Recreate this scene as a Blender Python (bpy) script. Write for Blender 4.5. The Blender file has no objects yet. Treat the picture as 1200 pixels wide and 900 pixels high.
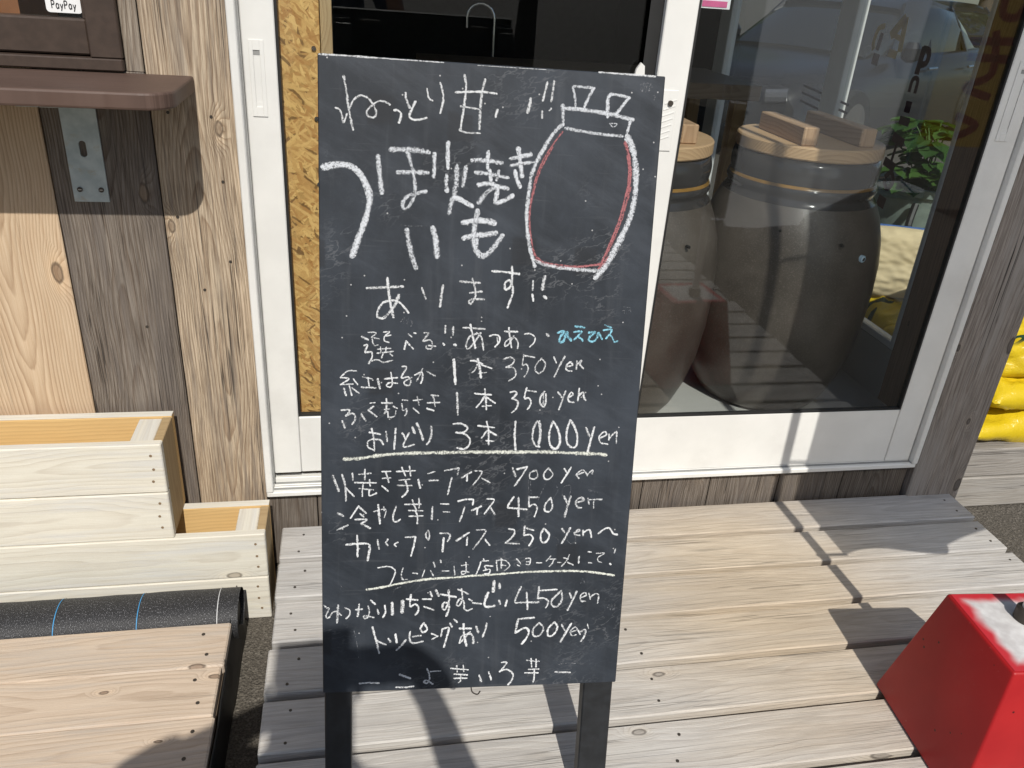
import bpy, bmesh, math, random
from mathutils import Vector, Matrix
R_ = math.radians
rng = random.Random(7)
scene = bpy.context.scene
COL = scene.collection

# ------------------------------------------------------------------ camera, sky, sun
cam_d = bpy.data.cameras.new('camera'); cam = bpy.data.objects.new('camera', cam_d); COL.objects.link(cam)
cam_d.sensor_fit = 'HORIZONTAL'; cam_d.sensor_width = 36.0; cam_d.lens = 955.0/1200.0*36.0
cam_d.clip_start = 0.02; cam_d.clip_end = 2000.0
CAM = Vector((0.0, -1.638, 1.22))
pit, rol, yaw = R_(26.928), R_(4.249), R_(12.06)
fw = Vector((math.sin(yaw)*math.cos(pit), math.cos(yaw)*math.cos(pit), -math.sin(pit)))
r0 = Vector((math.cos(yaw), -math.sin(yaw), 0)); u0 = r0.cross(fw)
rt = r0*math.cos(rol)+u0*math.sin(rol); up = u0*math.cos(rol)-r0*math.sin(rol)
cam.matrix_world = Matrix(((rt.x, up.x, -fw.x, CAM.x), (rt.y, up.y, -fw.y, CAM.y), (rt.z, up.z, -fw.z, CAM.z), (0, 0, 0, 1)))
scene.camera = cam
world = bpy.data.worlds.new('World'); scene.world = world; world.use_nodes = True
wn = world.node_tree; wn.nodes.clear()
sky = wn.nodes.new('ShaderNodeTexSky'); sky.sky_type = 'NISHITA'; sky.sun_disc = False
sky.sun_elevation = R_(46); sky.sun_rotation = R_(180); sky.air_density = 1.0; sky.dust_density = 1.0
bg = wn.nodes.new('ShaderNodeBackground'); bg.inputs['Strength'].default_value = 0.085
wo = wn.nodes.new('ShaderNodeOutputWorld')
wn.links.new(sky.outputs[0], bg.inputs[0]); wn.links.new(bg.outputs[0], wo.inputs[0])
sun_d = bpy.data.lights.new('sun', 'SUN'); sun_d.energy = 4.2; sun_d.angle = R_(0.53); sun_d.color = (1.0, 0.955, 0.88)
sun = bpy.data.objects.new('sun', sun_d); COL.objects.link(sun); sun.location = (0, -10, 10)
sun.rotation_euler = (R_(44.0), 0, R_(1.0))
scene.view_settings.view_transform = 'Standard'; scene.view_settings.look = 'None'
scene.view_settings.exposure = 0.0; scene.view_settings.gamma = 1.0
scene.render.engine = 'CYCLES'
scene.cycles.max_bounces = 10; scene.cycles.transparent_max_bounces = 16; scene.cycles.use_denoising = True

# ------------------------------------------------------------------ mesh helpers
class MB:
    """collects faces with uv, colour and material slot; build() makes one object"""
    def __init__(s): s.v = []; s.f = []; s.uv = []; s.c = []; s.m = []
    def face(s, pts, uvs=None, col=(1, 1, 1), mi=0):
        i = len(s.v); s.v += [tuple(p) for p in pts]; s.f.append(tuple(range(i, i+len(pts))))
        s.uv.append(uvs or [(p[0], p[2]) for p in pts]); s.c.append(col); s.m.append(mi)
    def idx(s, verts, faces, uvs=None, col=(1, 1, 1), mi=0):
        i = len(s.v); s.v += [tuple(p) for p in verts]
        for k, f in enumerate(faces):
            s.f.append(tuple(j+i for j in f))
            s.uv.append([uvs[j] for j in f] if uvs else [(verts[j][0], verts[j][2]) for j in f])
            s.c.append(col); s.m.append(mi)
    def plank(s, o, ex, ey, ez, L, W, T, col=(1, 1, 1), bev=0.0015, mi=0, off=None):
        """box: grain along ex; o = min corner"""
        o = Vector(o); ex = Vector(ex); ey = Vector(ey); ez = Vector(ez); D = (L, W, T)
        uo, vo = off if off else (rng.uniform(0, 40), rng.randint(1, 39)+.5-W/2)
        b = min(bev, min(D)*0.4); V = {}; pts = []; loc = []
        for sg in [(i, j, k) for i in (0, 1) for j in (0, 1) for k in (0, 1)]:
            for ax in range(3):
                q = [(b if sg[a] == 0 else D[a]-b) if a != ax else (0 if sg[a] == 0 else D[a]) for a in range(3)]
                V[(sg, ax)] = len(pts); loc.append(q); pts.append(o+ex*q[0]+ey*q[1]+ez*q[2])
        def uvf(q, ax):
            if ax == 2: return (q[0]+uo, q[1]+vo)
            if ax == 1: return (q[0]+uo, q[2]+vo+W+.01)
            return (q[2]*.4+uo, q[1]+vo)
        i0 = len(s.v); s.v += [tuple(p) for p in pts]
        def add(ids, ax):
            s.f.append(tuple(i+i0 for i in ids)); s.uv.append([uvf(loc[i], ax) for i in ids]); s.c.append(col); s.m.append(mi)
        for ax in range(3):
            a, c = [k for k in range(3) if k != ax]
            for sd in (0, 1):
                ids = []
                for (p, q) in ((0, 0), (1, 0), (1, 1), (0, 1)):
                    sg = [0, 0, 0]; sg[ax] = sd; sg[a] = p; sg[c] = q; ids.append(V[(tuple(sg), ax)])
                add(ids, ax)
            for (p, q) in ((0, 0), (0, 1), (1, 0), (1, 1)):      # edge along ax
                s0 = [0, 0, 0]; s1 = [0, 0, 0]; s0[a] = s1[a] = p; s0[c] = s1[c] = q; s1[ax] = 1
                s0, s1 = tuple(s0), tuple(s1)
                add([V[(s0, a)], V[(s1, a)], V[(s1, c)], V[(s0, c)]], c)
        for sg in [(i, j, k) for i in (0, 1) for j in (0, 1) for k in (0, 1)]:
            add([V[(sg, 0)], V[(sg, 1)], V[(sg, 2)]], 2)
    def box(s, a, b, col=(1, 1, 1), bev=0.002, mi=0, grain='x'):
        a = [min(p, q) for p, q in zip(a, b)]+[0]; b = b
        lo = a[:3]; hi = [max(p, q) for p, q in zip(a[:3], b)]; d = [h-l for h, l in zip(hi, lo)]
        X, Y, Z = (1, 0, 0), (0, 1, 0), (0, 0, 1)
        if grain == 'x': s.plank(lo, X, Z, Y, d[0], d[2], d[1], col, bev, mi)
        elif grain == 'z': s.plank(lo, Z, X, Y, d[2], d[0], d[1], col, bev, mi)
        elif grain == 'y': s.plank(lo, Y, X, Z, d[1], d[0], d[2], col, bev, mi)
        elif grain == 'xf': s.plank(lo, X, Y, Z, d[0], d[1], d[2], col, bev, mi)
    def tube(s, pts, rad, n=8, col=(1, 1, 1), mi=0, caps=True):
        pts = [Vector(p) for p in pts]; m = len(pts)
        if not isinstance(rad, (list, tuple)): rad = [rad]*m
        t0 = (pts[1]-pts[0]).normalized(); ref = Vector((0, 0, 1)) if abs(t0.z) < .9 else Vector((1, 0, 0))
        a = t0.cross(ref).normalized(); vs = []; fs = []; uv = []
        acc = 0
        for i, p in enumerate(pts):
            t = (pts[min(i+1, m-1)]-pts[max(i-1, 0)]).normalized()
            a = (a-t*a.dot(t)).normalized(); b = t.cross(a)
            if i: acc += (pts[i]-pts[i-1]).length
            for k in range(n):
                th = 2*math.pi*k/n; vs.append(p+(a*math.cos(th)+b*math.sin(th))*rad[i]); uv.append((acc, k/n*2*math.pi*rad[i]))
        for i in range(m-1):
            for k in range(n):
                fs.append((i*n+k, i*n+(k+1) % n, (i+1)*n+(k+1) % n, (i+1)*n+k))
        if caps: fs.append(tuple(range(n))[::-1]); fs.append(tuple(range((m-1)*n, m*n)))
        s.idx(vs, fs, uv, col, mi)
    def lathe(s, prof, c, n=48, col=(1, 1, 1), mi=0, cap0=True, cap1=True):
        vs = []; fs = []; uv = []; m = len(prof)
        for i, (r, z) in enumerate(prof):
            for k in range(n):
                th = 2*math.pi*k/n; vs.append((c[0]+r*math.cos(th), c[1]+r*math.sin(th), c[2]+z)); uv.append((th*r, z))
        for i in range(m-1):
            for k in range(n): fs.append((i*n+k, i*n+(k+1) % n, (i+1)*n+(k+1) % n, (i+1)*n+k))
        if cap0: fs.append(tuple(range(n))[::-1])
        if cap1: fs.append(tuple(range((m-1)*n, m*n)))
        s.idx(vs, fs, uv, col, mi)
    def prism(s, poly, f0, f1, col=(1, 1, 1), mi=0):
        """poly: 2-D outline; f0, f1 map (a,b) to the two end faces"""
        n = len(poly); vs = [f0(*p) for p in poly]+[f1(*p) for p in poly]
        fs = [tuple(range(n))[::-1], tuple(range(n, 2*n))]+[(i, (i+1) % n, n+(i+1) % n, n+i) for i in range(n)]
        s.idx(vs, fs, [tuple(p) for p in poly]*2, col, mi)
    def build(s, name, mats, parent=None, smooth=None, local=False, bevel=None):
        if not isinstance(mats, (list, tuple)): mats = [mats]
        off = Vector((0, 0, 0)) if (parent is None or local) else base_of(parent)
        me = bpy.data.meshes.new(name)
        me.from_pydata([tuple(Vector(v)-off) for v in s.v], [], s.f)
        for m in mats: me.materials.append(m)
        uvl = me.uv_layers.new(name='UVMap'); ca = me.color_attributes.new('Col', 'FLOAT_COLOR', 'CORNER')
        fu = []; fc = []
        for u, c in zip(s.uv, s.c):
            for p in u: fu += [p[0], p[1]]; fc += [c[0], c[1], c[2], 1.0]
        me.uv_layers['UVMap'].data.foreach_set('uv', fu); me.color_attributes['Col'].data.foreach_set('color', fc)
        me.polygons.foreach_set('material_index', s.m)
        bm = bmesh.new(); bm.from_mesh(me); bmesh.ops.remove_doubles(bm, verts=bm.verts, dist=1e-6) if smooth is not None else None
        bmesh.ops.recalc_face_normals(bm, faces=bm.faces); bm.to_mesh(me); bm.free()
        if smooth is not None:
            me.polygons.foreach_set('use_smooth', [True]*len(me.polygons))
            try: me.set_sharp_from_angle(angle=R_(smooth))
            except Exception: pass
        o = bpy.data.objects.new(name, me); COL.objects.link(o)
        if parent is not None: o.parent = parent
        if bevel:
            md = o.modifiers.new('bevel', 'BEVEL'); md.width = bevel; md.segments = 2; md.limit_method = 'ANGLE'; md.angle_limit = R_(40)
        return o
def base_of(p):
    b = Vector((0, 0, 0))
    while p is not None: b += p.location; p = p.parent
    return b
def thing(name, label, cat, loc=(0, 0, 0), group=None):
    o = bpy.data.objects.new(name, None); o.empty_display_size = .1; COL.objects.link(o); o.location = loc
    return tag(o, label, cat, group)
def tag(o, label=None, cat=None, group=None, kind=None):
    if label: o['label'] = label
    if cat: o['category'] = cat
    if group: o['group'] = group
    if kind: o['kind'] = kind
    return o
def dots(name, spots, r, mat, parent, axis='z', h=.0035):
    """screw or nail heads: one small domed disc mesh shared by separate objects"""
    me = None; off = base_of(parent)
    for p in spots:
        if me is None:
            b = MB(); prof = [(r*.35, -h*.3), (r, -h*.3), (r*.92, h*.25), (r*.35, h*.25)]; b.lathe(prof, (0, 0, 0), 12)
            if axis == 'y': b.v = [(v[0], -v[2], v[1]) for v in b.v]
            o = b.build(name, mat, None); me = o.data
        else: o = bpy.data.objects.new(name, me); COL.objects.link(o)
        o.parent = parent; o.location = Vector(p)-off
def copy_tree(o, parent=None):
    c = o.copy(); COL.objects.link(c)
    if parent: c.parent = parent
    for ch in list(o.children): copy_tree(ch, c)
    return c
def smoothline(P, k=5):
    if len(P) < 3: return [Vector(p) for p in P]
    P = [Vector(p) for p in P]; out = []
    for i in range(len(P)-1):
        a = P[max(i-1, 0)]; b = P[i]; c = P[i+1]; d = P[min(i+2, len(P)-1)]
        for j in range(k):
            t = j/k
            out.append(.5*((2*b)+(c-a)*t+(2*a-5*b+4*c-d)*t*t+(3*b-a-3*c+d)*t**3))
    out.append(P[-1]); return out
def hsh(i, j, s=0):
    x = math.sin(i*127.1+j*311.7+s*74.7)*43758.5453; return x-math.floor(x)
def vnoise(x, y, s=0):
    i, j = math.floor(x), math.floor(y); fx, fy = x-i, y-j; fx = fx*fx*(3-2*fx); fy = fy*fy*(3-2*fy)
    return (hsh(i, j, s)*(1-fx)+hsh(i+1, j, s)*fx)*(1-fy)+(hsh(i, j+1, s)*(1-fx)+hsh(i+1, j+1, s)*fx)*fy

# ------------------------------------------------------------------ materials
class NT:
    def __init__(s, name):
        s.mat = bpy.data.materials.new(name); s.mat.use_nodes = True; s.t = s.mat.node_tree; s.t.nodes.clear()
        s.out = s.t.nodes.new('ShaderNodeOutputMaterial')
    def n(s, typ, ins=None, **props):
        nd = s.t.nodes.new('ShaderNode'+typ)
        for k, v in props.items(): setattr(nd, k, v)
        for k, v in (ins or {}).items(): s.set(nd.inputs[k], v)
        return nd
    def set(s, sock, v):
        if hasattr(v, 'is_output') or isinstance(v, bpy.types.NodeSocket): s.t.links.new(v, sock)
        elif hasattr(v, 'outputs'): s.t.links.new(v.outputs[0], sock)
        elif isinstance(v, (tuple, list)): sock.default_value = tuple(v) if len(v) != 3 or len(sock.default_value) == 3 else (*v, 1.0)
        else: sock.default_value = v
    def math(s, op, a, b=None, c=None, clamp=False):
        nd = s.t.nodes.new('ShaderNodeMath'); nd.operation = op; nd.use_clamp = clamp
        for i, v in enumerate((a, b, c)):
            if v is not None: s.set(nd.inputs[i], v)
        return nd.outputs[0]
    def mix(s, f, a, b, mode='MIX'):
        nd = s.t.nodes.new('ShaderNodeMixRGB'); nd.blend_type = mode
        s.set(nd.inputs[0], f); s.set(nd.inputs[1], a); s.set(nd.inputs[2], b); return nd.outputs[0]
    def ramp(s, f, lo, hi):
        nd = s.t.nodes.new('ShaderNodeMapRange'); nd.interpolation_type = 'SMOOTHSTEP'
        s.set(nd.inputs['Value'], f); nd.inputs['From Min'].default_value = lo; nd.inputs['From Max'].default_value = hi
        return nd.outputs[0]
    def noise(s, vec, scale=1.0, detail=3.0, rough=.55, out=0):
        return s.n('TexNoise', {'Vector': vec, 'Scale': scale, 'Detail': detail, 'Roughness': rough}).outputs[out]
    def vmul(s, vec, k):
        nd = s.t.nodes.new('ShaderNodeVectorMath'); nd.operation = 'MULTIPLY'; s.set(nd.inputs[0], vec); nd.inputs[1].default_value = k; return nd.outputs[0]
    def uv(s): return s.n('UVMap').outputs[0]
    def obj(s): return s.n('TexCoord').outputs['Object']
    def vcol(s): return s.n('VertexColor', layer_name='Col').outputs[0]
    def finish(s, col, rough=.6, bump=None, bstr=.3, bdist=.002, metal=0.0, spec=.5, **kw):
        p = s.n('BsdfPrincipled', {'Base Color': col, 'Roughness': rough, 'Metallic': metal, 'Specular IOR Level': spec})
        for k, v in kw.items(): s.set(p.inputs[k.replace('_', ' ')], v)
        if bump is not None:
            b = s.n('Bump', {'Height': bump, 'Strength': bstr, 'Distance': bdist}); s.t.links.new(b.outputs[0], p.inputs['Normal'])
        s.t.links.new(p.outputs[0], s.out.inputs[0]); s.bsdf = p
        return s.mat
def wood(name, dark=(.35, .3, .25), fib=.35, ring=.4, ringf=190, knots=.3, stain=(.2, .18, .16), stain_a=.0, rough=.75, bstr=.5, kcol=(.16, .09, .05), warm=None, lom=.3, crack=.0, halo=1.25, kr=.5):
    """sawn timber: the plank's own colour, growth rings along U (V is centred on .5 in every plank), fibres, knots, grey stain, splits"""
    t = NT(name); uv = t.uv(); base = t.vcol(); sep = t.n('SeparateXYZ', {0: uv}); U, V = sep.outputs[0], sep.outputs[1]
    kv = t.n('TexVoronoi', {'Vector': t.vmul(uv, (4.6, 10.0, 1)), 'Scale': 1.0}, voronoi_dimensions='2D')
    ksep = t.n('SeparateColor', {0: kv.outputs['Color']}); on = t.math('GREATER_THAN', ksep.outputs[0], 1.0-knots)
    ksz = t.math('MULTIPLY_ADD', ksep.outputs[1], 1.0, .35); wob = t.noise(t.vmul(uv, (40, 60, 1)), 1, 3)
    d = t.math('DIVIDE', t.math('MULTIPLY_ADD', wob, .05, kv.outputs['Distance']), ksz)
    infl = t.math('MULTIPLY', on, t.ramp(d, .36, .0))
    vc = t.math('SUBTRACT', t.math('FRACT', V), .5); pid = t.math('FLOOR', V)
    low = t.n('TexNoise', {'Vector': t.n('CombineXYZ', {0: t.math('MULTIPLY', U, 1.15), 1: pid, 2: 0.0}).outputs[0], 'Scale': 1.0, 'Detail': 2.0})
    lsep = t.n('SeparateColor', {0: low.outputs['Color']})
    vo = t.math('ADD', vc, t.math('MULTIPLY_ADD', lsep.outputs[0], .16, -.08)); h = t.math('MULTIPLY_ADD', lsep.outputs[1], .11, -.025)
    r = t.math('SQRT', t.math('MULTIPLY_ADD', vo, vo, t.math('MULTIPLY', h, h)))
    warp = t.noise(t.vmul(uv, (5, 26, 1)), 1, 3)
    ph = t.math('ADD', t.math('MULTIPLY', r, float(ringf)), t.math('ADD', t.math('MULTIPLY', warp, 1.5), t.math('MULTIPLY', infl, 4.5)))
    fr = t.math('FRACT', ph); rg = t.math('MULTIPLY', t.math('POWER', fr, 2.2), t.ramp(fr, 1.0, .86))
    rg = t.math('MULTIPLY', rg, t.math('MULTIPLY_ADD', t.noise(t.vmul(uv, (3, 45, 1)), 1, 2), 1.2, .25))
    f1 = t.noise(t.vmul(uv, (6, 520, 1)), 1, 3, .7); f2 = t.noise(t.vmul(uv, (9, 150, 1)), 1, 4, .7); sp = t.noise(t.vmul(uv, (260, 700, 1)), 1, 2)
    ff = t.math('MULTIPLY_ADD', f1, .55, t.math('MULTIPLY', f2, .45))
    c = t.mix(t.math('MULTIPLY', t.ramp(ff, .36, .70), fib, clamp=True), base, t.mix(1.0, base, (*dark, 1), 'MULTIPLY'))
    c = t.mix(t.math('MULTIPLY', rg, ring, clamp=True), c, t.mix(1.0, c, (.40, .29, .21, 1), 'MULTIPLY'))
    lo = t.noise(t.vmul(uv, (3.2, 11, 1)), 1, 5, .62); k_ = t.math('MULTIPLY_ADD', lo, 1.1, .45)
    c = t.mix(lom, c, t.mix(1.0, c, t.n('CombineColor', {0: k_, 1: k_, 2: k_}), 'MULTIPLY'))
    if stain_a > 0:
        sn = t.math('MULTIPLY_ADD', t.noise(t.vmul(uv, (1.7, 13, 1)), 1, 5, .7), .6, t.math('MULTIPLY', t.noise(t.vmul(uv, (2.2, 75, 1)), 1, 4, .7), .4))
        c = t.mix(t.math('MULTIPLY', t.ramp(sn, .47, .60), stain_a), c, (*stain, 1))
    c = t.mix(t.math('MULTIPLY', t.ramp(sp, .55, .8), .22), c, t.mix(1.0, c, (.5, .46, .42, 1), 'MULTIPLY'))
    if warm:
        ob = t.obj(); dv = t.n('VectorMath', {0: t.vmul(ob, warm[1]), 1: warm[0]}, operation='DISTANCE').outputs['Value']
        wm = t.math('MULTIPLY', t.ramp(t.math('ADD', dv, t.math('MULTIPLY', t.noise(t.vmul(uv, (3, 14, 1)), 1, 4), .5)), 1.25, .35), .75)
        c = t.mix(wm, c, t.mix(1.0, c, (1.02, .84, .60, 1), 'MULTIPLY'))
    hl = t.math('MULTIPLY', on, t.math('MULTIPLY', t.ramp(d, .27, .14), t.ramp(d, .08, .13)))
    c = t.mix(t.math('MULTIPLY', hl, .45), c, t.mix(1.0, c, (halo, halo*.97, halo*.92, 1), 'MULTIPLY'))
    core = t.math('MULTIPLY', on, t.ramp(d, .125, .10)); rim = t.math('MULTIPLY', on, t.math('MULTIPLY', t.ramp(d, .135, .112), t.ramp(d, .080, .105)))
    c = t.mix(t.math('MULTIPLY', core, .62), c, (*kcol, 1)); c = t.mix(t.math('MULTIPLY', rim, kr), c, (.04, .03, .022, 1))
    hgt = t.math('SUBTRACT', t.math('MULTIPLY_ADD', rg, -.6, ff), t.math('MULTIPLY', rim, .7))
    if crack > 0:
        cn = t.noise(t.vmul(uv, (1.1, 85, 1)), 1, 2, .5); cm = t.math('MULTIPLY', t.ramp(t.math('ABSOLUTE', t.math('SUBTRACT', cn, .5)), .016, .004), t.ramp(t.noise(t.vmul(uv, (2.6, 17, 1)), 1, 2), .50, .60))
        c = t.mix(t.math('MULTIPLY', cm, crack), c, (.025, .02, .017, 1)); hgt = t.math('SUBTRACT', hgt, cm)
    return t.finish(c, rough, hgt, bstr, .0012, spec=.3)
def plain(name, col, rough=.5, metal=0.0, var=.12, scale=30, bump=0, spec=.5, dirt=0):
    t = NT(name); o = t.obj(); nz = t.noise(o, scale, 4)
    c = t.mix(t.ramp(nz, .3, .75), (*[k*(1-var) for k in col], 1), (*[min(1, k*(1+var)) for k in col], 1))
    if dirt: c = t.mix(t.math('MULTIPLY', t.ramp(t.noise(o, 7, 6, .7), .5, .75), dirt), c, (.25, .22, .18, 1))
    return t.finish(c, rough, nz if bump else None, bump, .001, metal, spec)
M = {}
M['clad'] = wood('weathered_cladding', dark=(.24, .20, .17), lom=.6, fib=.95, ring=.9, ringf=210, knots=.36, kcol=(.26, .19, .13), halo=1.4, stain=(.125, .108, .098), stain_a=.55, bstr=.9, crack=.8)
M['fresh'] = wood('fresh_cedar', dark=(.62, .48, .36), fib=.5, ring=.75, ringf=190, knots=.30, bstr=.5, lom=.25, crack=.2)
M['deck'] = wood('greyed_timber', dark=(.5, .46, .42), fib=.6, ring=.3, ringf=140, knots=.14, lom=.45, stain=(.30, .285, .27), stain_a=.5, bstr=.7, rough=.75, crack=.6)
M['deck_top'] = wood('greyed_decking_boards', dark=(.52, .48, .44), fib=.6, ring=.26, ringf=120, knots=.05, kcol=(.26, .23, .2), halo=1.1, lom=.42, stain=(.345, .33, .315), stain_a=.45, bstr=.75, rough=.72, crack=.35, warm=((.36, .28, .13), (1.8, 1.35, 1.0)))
M['post'] = wood('dark_weathered_post', dark=(.30, .27, .25), fib=.95, ring=.6, ringf=120, knots=.28, stain=(.30, .28, .26), stain_a=.7, bstr=1.0, kcol=(.07, .06, .055), lom=.5, crack=1.0)
M['white_wood'] = wood('whitewashed_pine', dark=(.74, .70, .62), fib=.45, ring=.28, ringf=110, knots=.07, lom=.28, stain=(.58, .585, .58), stain_a=.5, bstr=.35, kcol=(.4, .33, .24))
M['raw'] = wood('raw_pine', dark=(.75, .64, .52), fib=.3, ring=.35, ringf=110, knots=.12, bstr=.15, lom=.2)
M['bench'] = wood('pale_cedar', dark=(.66, .58, .5), fib=.45, ring=.42, ringf=130, knots=.24, stain=(.44, .40, .355), stain_a=.45, bstr=.45, lom=.25, crack=.15)
M['brown_wood'] = wood('brown_stained_wood', dark=(.5, .47, .45), fib=.85, ring=.35, ringf=90, knots=.03, bstr=.35, rough=.5, lom=.5)
M['inner_wood'] = wood('interior_wood', dark=(.65, .55, .45), fib=.3, ring=.6, ringf=110, knots=.15, bstr=.15, rough=.55)
M['white'] = plain('white_aluminium', (.735, .73, .70), .42, var=.04, scale=9, dirt=.10)
M['white_shade'] = plain('grey_seal_and_shade', (.30, .30, .29), .6)
M['rubber'] = plain('black_rubber', (.012, .012, .012), .6)
M['brown'] = plain('brown_aluminium', (.055, .037, .028), .45, var=.15, scale=60)
M['steel'] = None
t = NT('galvanised_steel'); o_ = t.obj(); nz = t.noise(o_, 40, 4)
c = t.mix(t.ramp(nz, .3, .7), (.40, .46, .47, 1), (.52, .58, .58, 1)); c = t.mix(t.math('MULTIPLY', t.ramp(t.noise(t.vmul(o_, (1, 1, 1.4)), 26, 5, .7), .55, .72), .55), c, (.42, .33, .19, 1))
M['steel'] = t.finish(c, .5, metal=.35)
M['dark_metal'] = plain('dark_screw', (.07, .06, .05), .5, metal=.5); M['rusty'] = plain('rusty_screw', (.22, .15, .085), .7, var=.5, scale=400)
M['chrome'] = plain('bright_metal', (.7, .7, .7), .2, metal=1.0)
M['concrete'] = None
t = NT('interior_concrete'); o_ = t.obj(); a = t.noise(o_, 3, 6, .65); b = t.noise(o_, 120, 2)
c = t.mix(a, (.36, .35, .33, 1), (.50, .49, .46, 1))
rust = t.n('VectorMath', {0: o_, 1: (1.03, .42, .1)}, operation='DISTANCE').outputs['Value']
c = t.mix(t.math('MULTIPLY', t.ramp(rust, .13, .0), t.ramp(a, .3, .6)), c, (.46, .25, .10, 1))
M['concrete'] = t.finish(c, .6, b, .15)
t = NT('asphalt'); o_ = t.obj(); v = t.n('TexVoronoi', {'Vector': o_, 'Scale': 190.0}); a = t.noise(o_, 260, 3, .7); b = t.noise(o_, 1.1, 5)
sc_ = t.n('SeparateColor', {0: v.outputs['Color']}).outputs[0]
c = t.mix(t.ramp(a, .35, .7), (.035, .031, .026, 1), (.15, .135, .11, 1)); c = t.mix(t.math('MULTIPLY', t.math('GREATER_THAN', sc_, .86), .5), c, (.22, .20, .17, 1))
c = t.mix(t.math('MULTIPLY', b, .4), c, (.13, .11, .085, 1))
M['asphalt'] = t.finish(c, .85, t.math('MULTIPLY_ADD', a, .6, v.outputs['Distance']), .8, .004)
# glass: clear transmission plus a Schlick mirror term
t = NT('window_glass'); lw = t.n('LayerWeight', {'Blend': .5}); f5 = t.math('POWER', lw.outputs['Facing'], 5.0)
fr = t.math('MULTIPLY_ADD', f5, .94, .034)
tr = t.n('BsdfTransparent', {'Color': (.93, .95, .95, 1)}); gl = t.n('BsdfGlossy', {'Color': (1, 1, 1, 1), 'Roughness': 0.0})
mx = t.n('MixShader', {0: fr, 1: tr.outputs[0], 2: gl.outputs[0]}); t.t.links.new(mx.outputs[0], t.out.inputs[0]); M['glass'] = t.mat
# OSB
t = NT('osb_board'); uv = t.uv(); c = (.50, .29, .095, 1); hh = None
wuv = t.n('VectorMath', {0: uv, 1: t.vmul(t.noise(t.vmul(uv, (30, 30, 1)), 1, 2, out=1), (.012, .012, 0))}, operation='ADD').outputs[0]
for k, (rot, sx, sy) in enumerate(((.3, 30, 150), (-.9, 34, 170), (1.5, 28, 140), (.9, 38, 190), (-.35, 33, 160), (2.2, 36, 200))):
    m = t.n('Mapping', {'Vector': wuv, 'Rotation': (0, 0, rot), 'Scale': (1/sx, 1/sy, 1), 'Location': (k*.37, k*.19, 0)}, vector_type='TEXTURE'); v = t.n('TexVoronoi', {'Vector': m.outputs[0], 'Scale': 1.0}, voronoi_dimensions='2D')
    cs = t.n('SeparateColor', {0: v.outputs['Color']}); on = t.math('GREATER_THAN', cs.outputs[0], .58)
    col = t.mix(cs.outputs[1], (.45, .21, .058, 1), (.84, .54, .20, 1)); col = t.mix(t.math('GREATER_THAN', cs.outputs[2], .93), col, (.20, .10, .03, 1))
    edge = t.ramp(v.outputs['Distance'], .75, .45); c = t.mix(t.math('MULTIPLY', on, t.math('MULTIPLY', edge, .85)), c, col); hh = v.outputs['Distance'] if hh is None else t.math('MAXIMUM', hh, t.math('MULTIPLY', on, cs.outputs[1]))
c = t.mix(t.math('MULTIPLY', t.ramp(t.noise(t.vmul(uv, (240, 240, 1)), 1, 2), .62, .74), .6), c, (.16, .08, .025, 1))
M['osb'] = t.finish(c, .6, hh, .3)
# blackboard
t = NT('blackboard_paint'); uv = t.uv()
a = t.noise(t.vmul(uv, (5, 3.2, 1)), 1, 6, .65); a2 = t.noise(t.n('Mapping', {'Vector': uv, 'Rotation': (0, 0, .5), 'Scale': (1/3, 1/14, 1)}, vector_type='TEXTURE').outputs[0], 1, 6, .7); b = t.noise(t.vmul(uv, (60, 5, 1)), 1, 4); d = t.noise(t.vmul(uv, (9, 190, 1)), 1, 3); e = t.noise(uv, 900, 2)
c = t.mix(t.ramp(a, .32, .72), (.011, .0145, .020, 1), (.036, .044, .057, 1)); c = t.mix(t.math('MULTIPLY', t.ramp(a2, .46, .72), .5), c, (.056, .065, .080, 1))
c = t.mix(t.math('MULTIPLY', t.ramp(b, .52, .78), .22), c, (.085, .09, .10, 1)); c = t.mix(t.math('MULTIPLY', t.ramp(d, .6, .8), .20), c, (.12, .125, .135, 1))
gh = t.noise(t.n('Mapping', {'Vector': uv, 'Rotation': (0, 0, -.4), 'Scale': (1/26, 1/60, 1)}, vector_type='TEXTURE').outputs[0], 1, 3, .6); ghm = t.math('MULTIPLY', t.ramp(t.math('ABSOLUTE', t.math('SUBTRACT', gh, .5)), .022, .006), t.ramp(t.noise(uv, 6, 2), .50, .66))
c = t.mix(t.math('MULTIPLY', ghm, .30), c, (.20, .205, .215, 1)); c = t.mix(t.math('MULTIPLY', t.ramp(e, .62, .8), .2), c, (.2, .2, .21, 1))
dk = t.n('TexVoronoi', {'Vector': t.vmul(uv, (11, 10, 1)), 'Scale': 1.0}, voronoi_dimensions='2D', distance='CHEBYCHEV')
dsel = t.math('GREATER_THAN', t.n('SeparateColor', {0: dk.outputs['Color']}).outputs[0], .86)
c = t.mix(t.math('MULTIPLY', t.math('MULTIPLY', dsel, t.ramp(t.math('MULTIPLY_ADD', b, .1, dk.outputs['Distance']), .26, .2)), .5), c, (.013, .014, .017, 1))
sp = t.n('TexVoronoi', {'Vector': t.vmul(uv, (170, 170, 1)), 'Scale': 1.0}, voronoi_dimensions='2D')
sps = t.math('GREATER_THAN', t.n('SeparateColor', {0: sp.outputs['Color']}).outputs[0], .993)
c = t.mix(t.math('MULTIPLY', t.math('MULTIPLY', sps, t.math('LESS_THAN', sp.outputs['Distance'], .17)), .6), c, (.6, .6, .6, 1))
M['board'] = t.finish(c, t.math('MULTIPLY_ADD', a2, -.22, .70), e, .10, spec=.34)
M['black_paint'] = plain('black_painted_wood', (.012, .0135, .016), .5, var=.4, scale=50)
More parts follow.
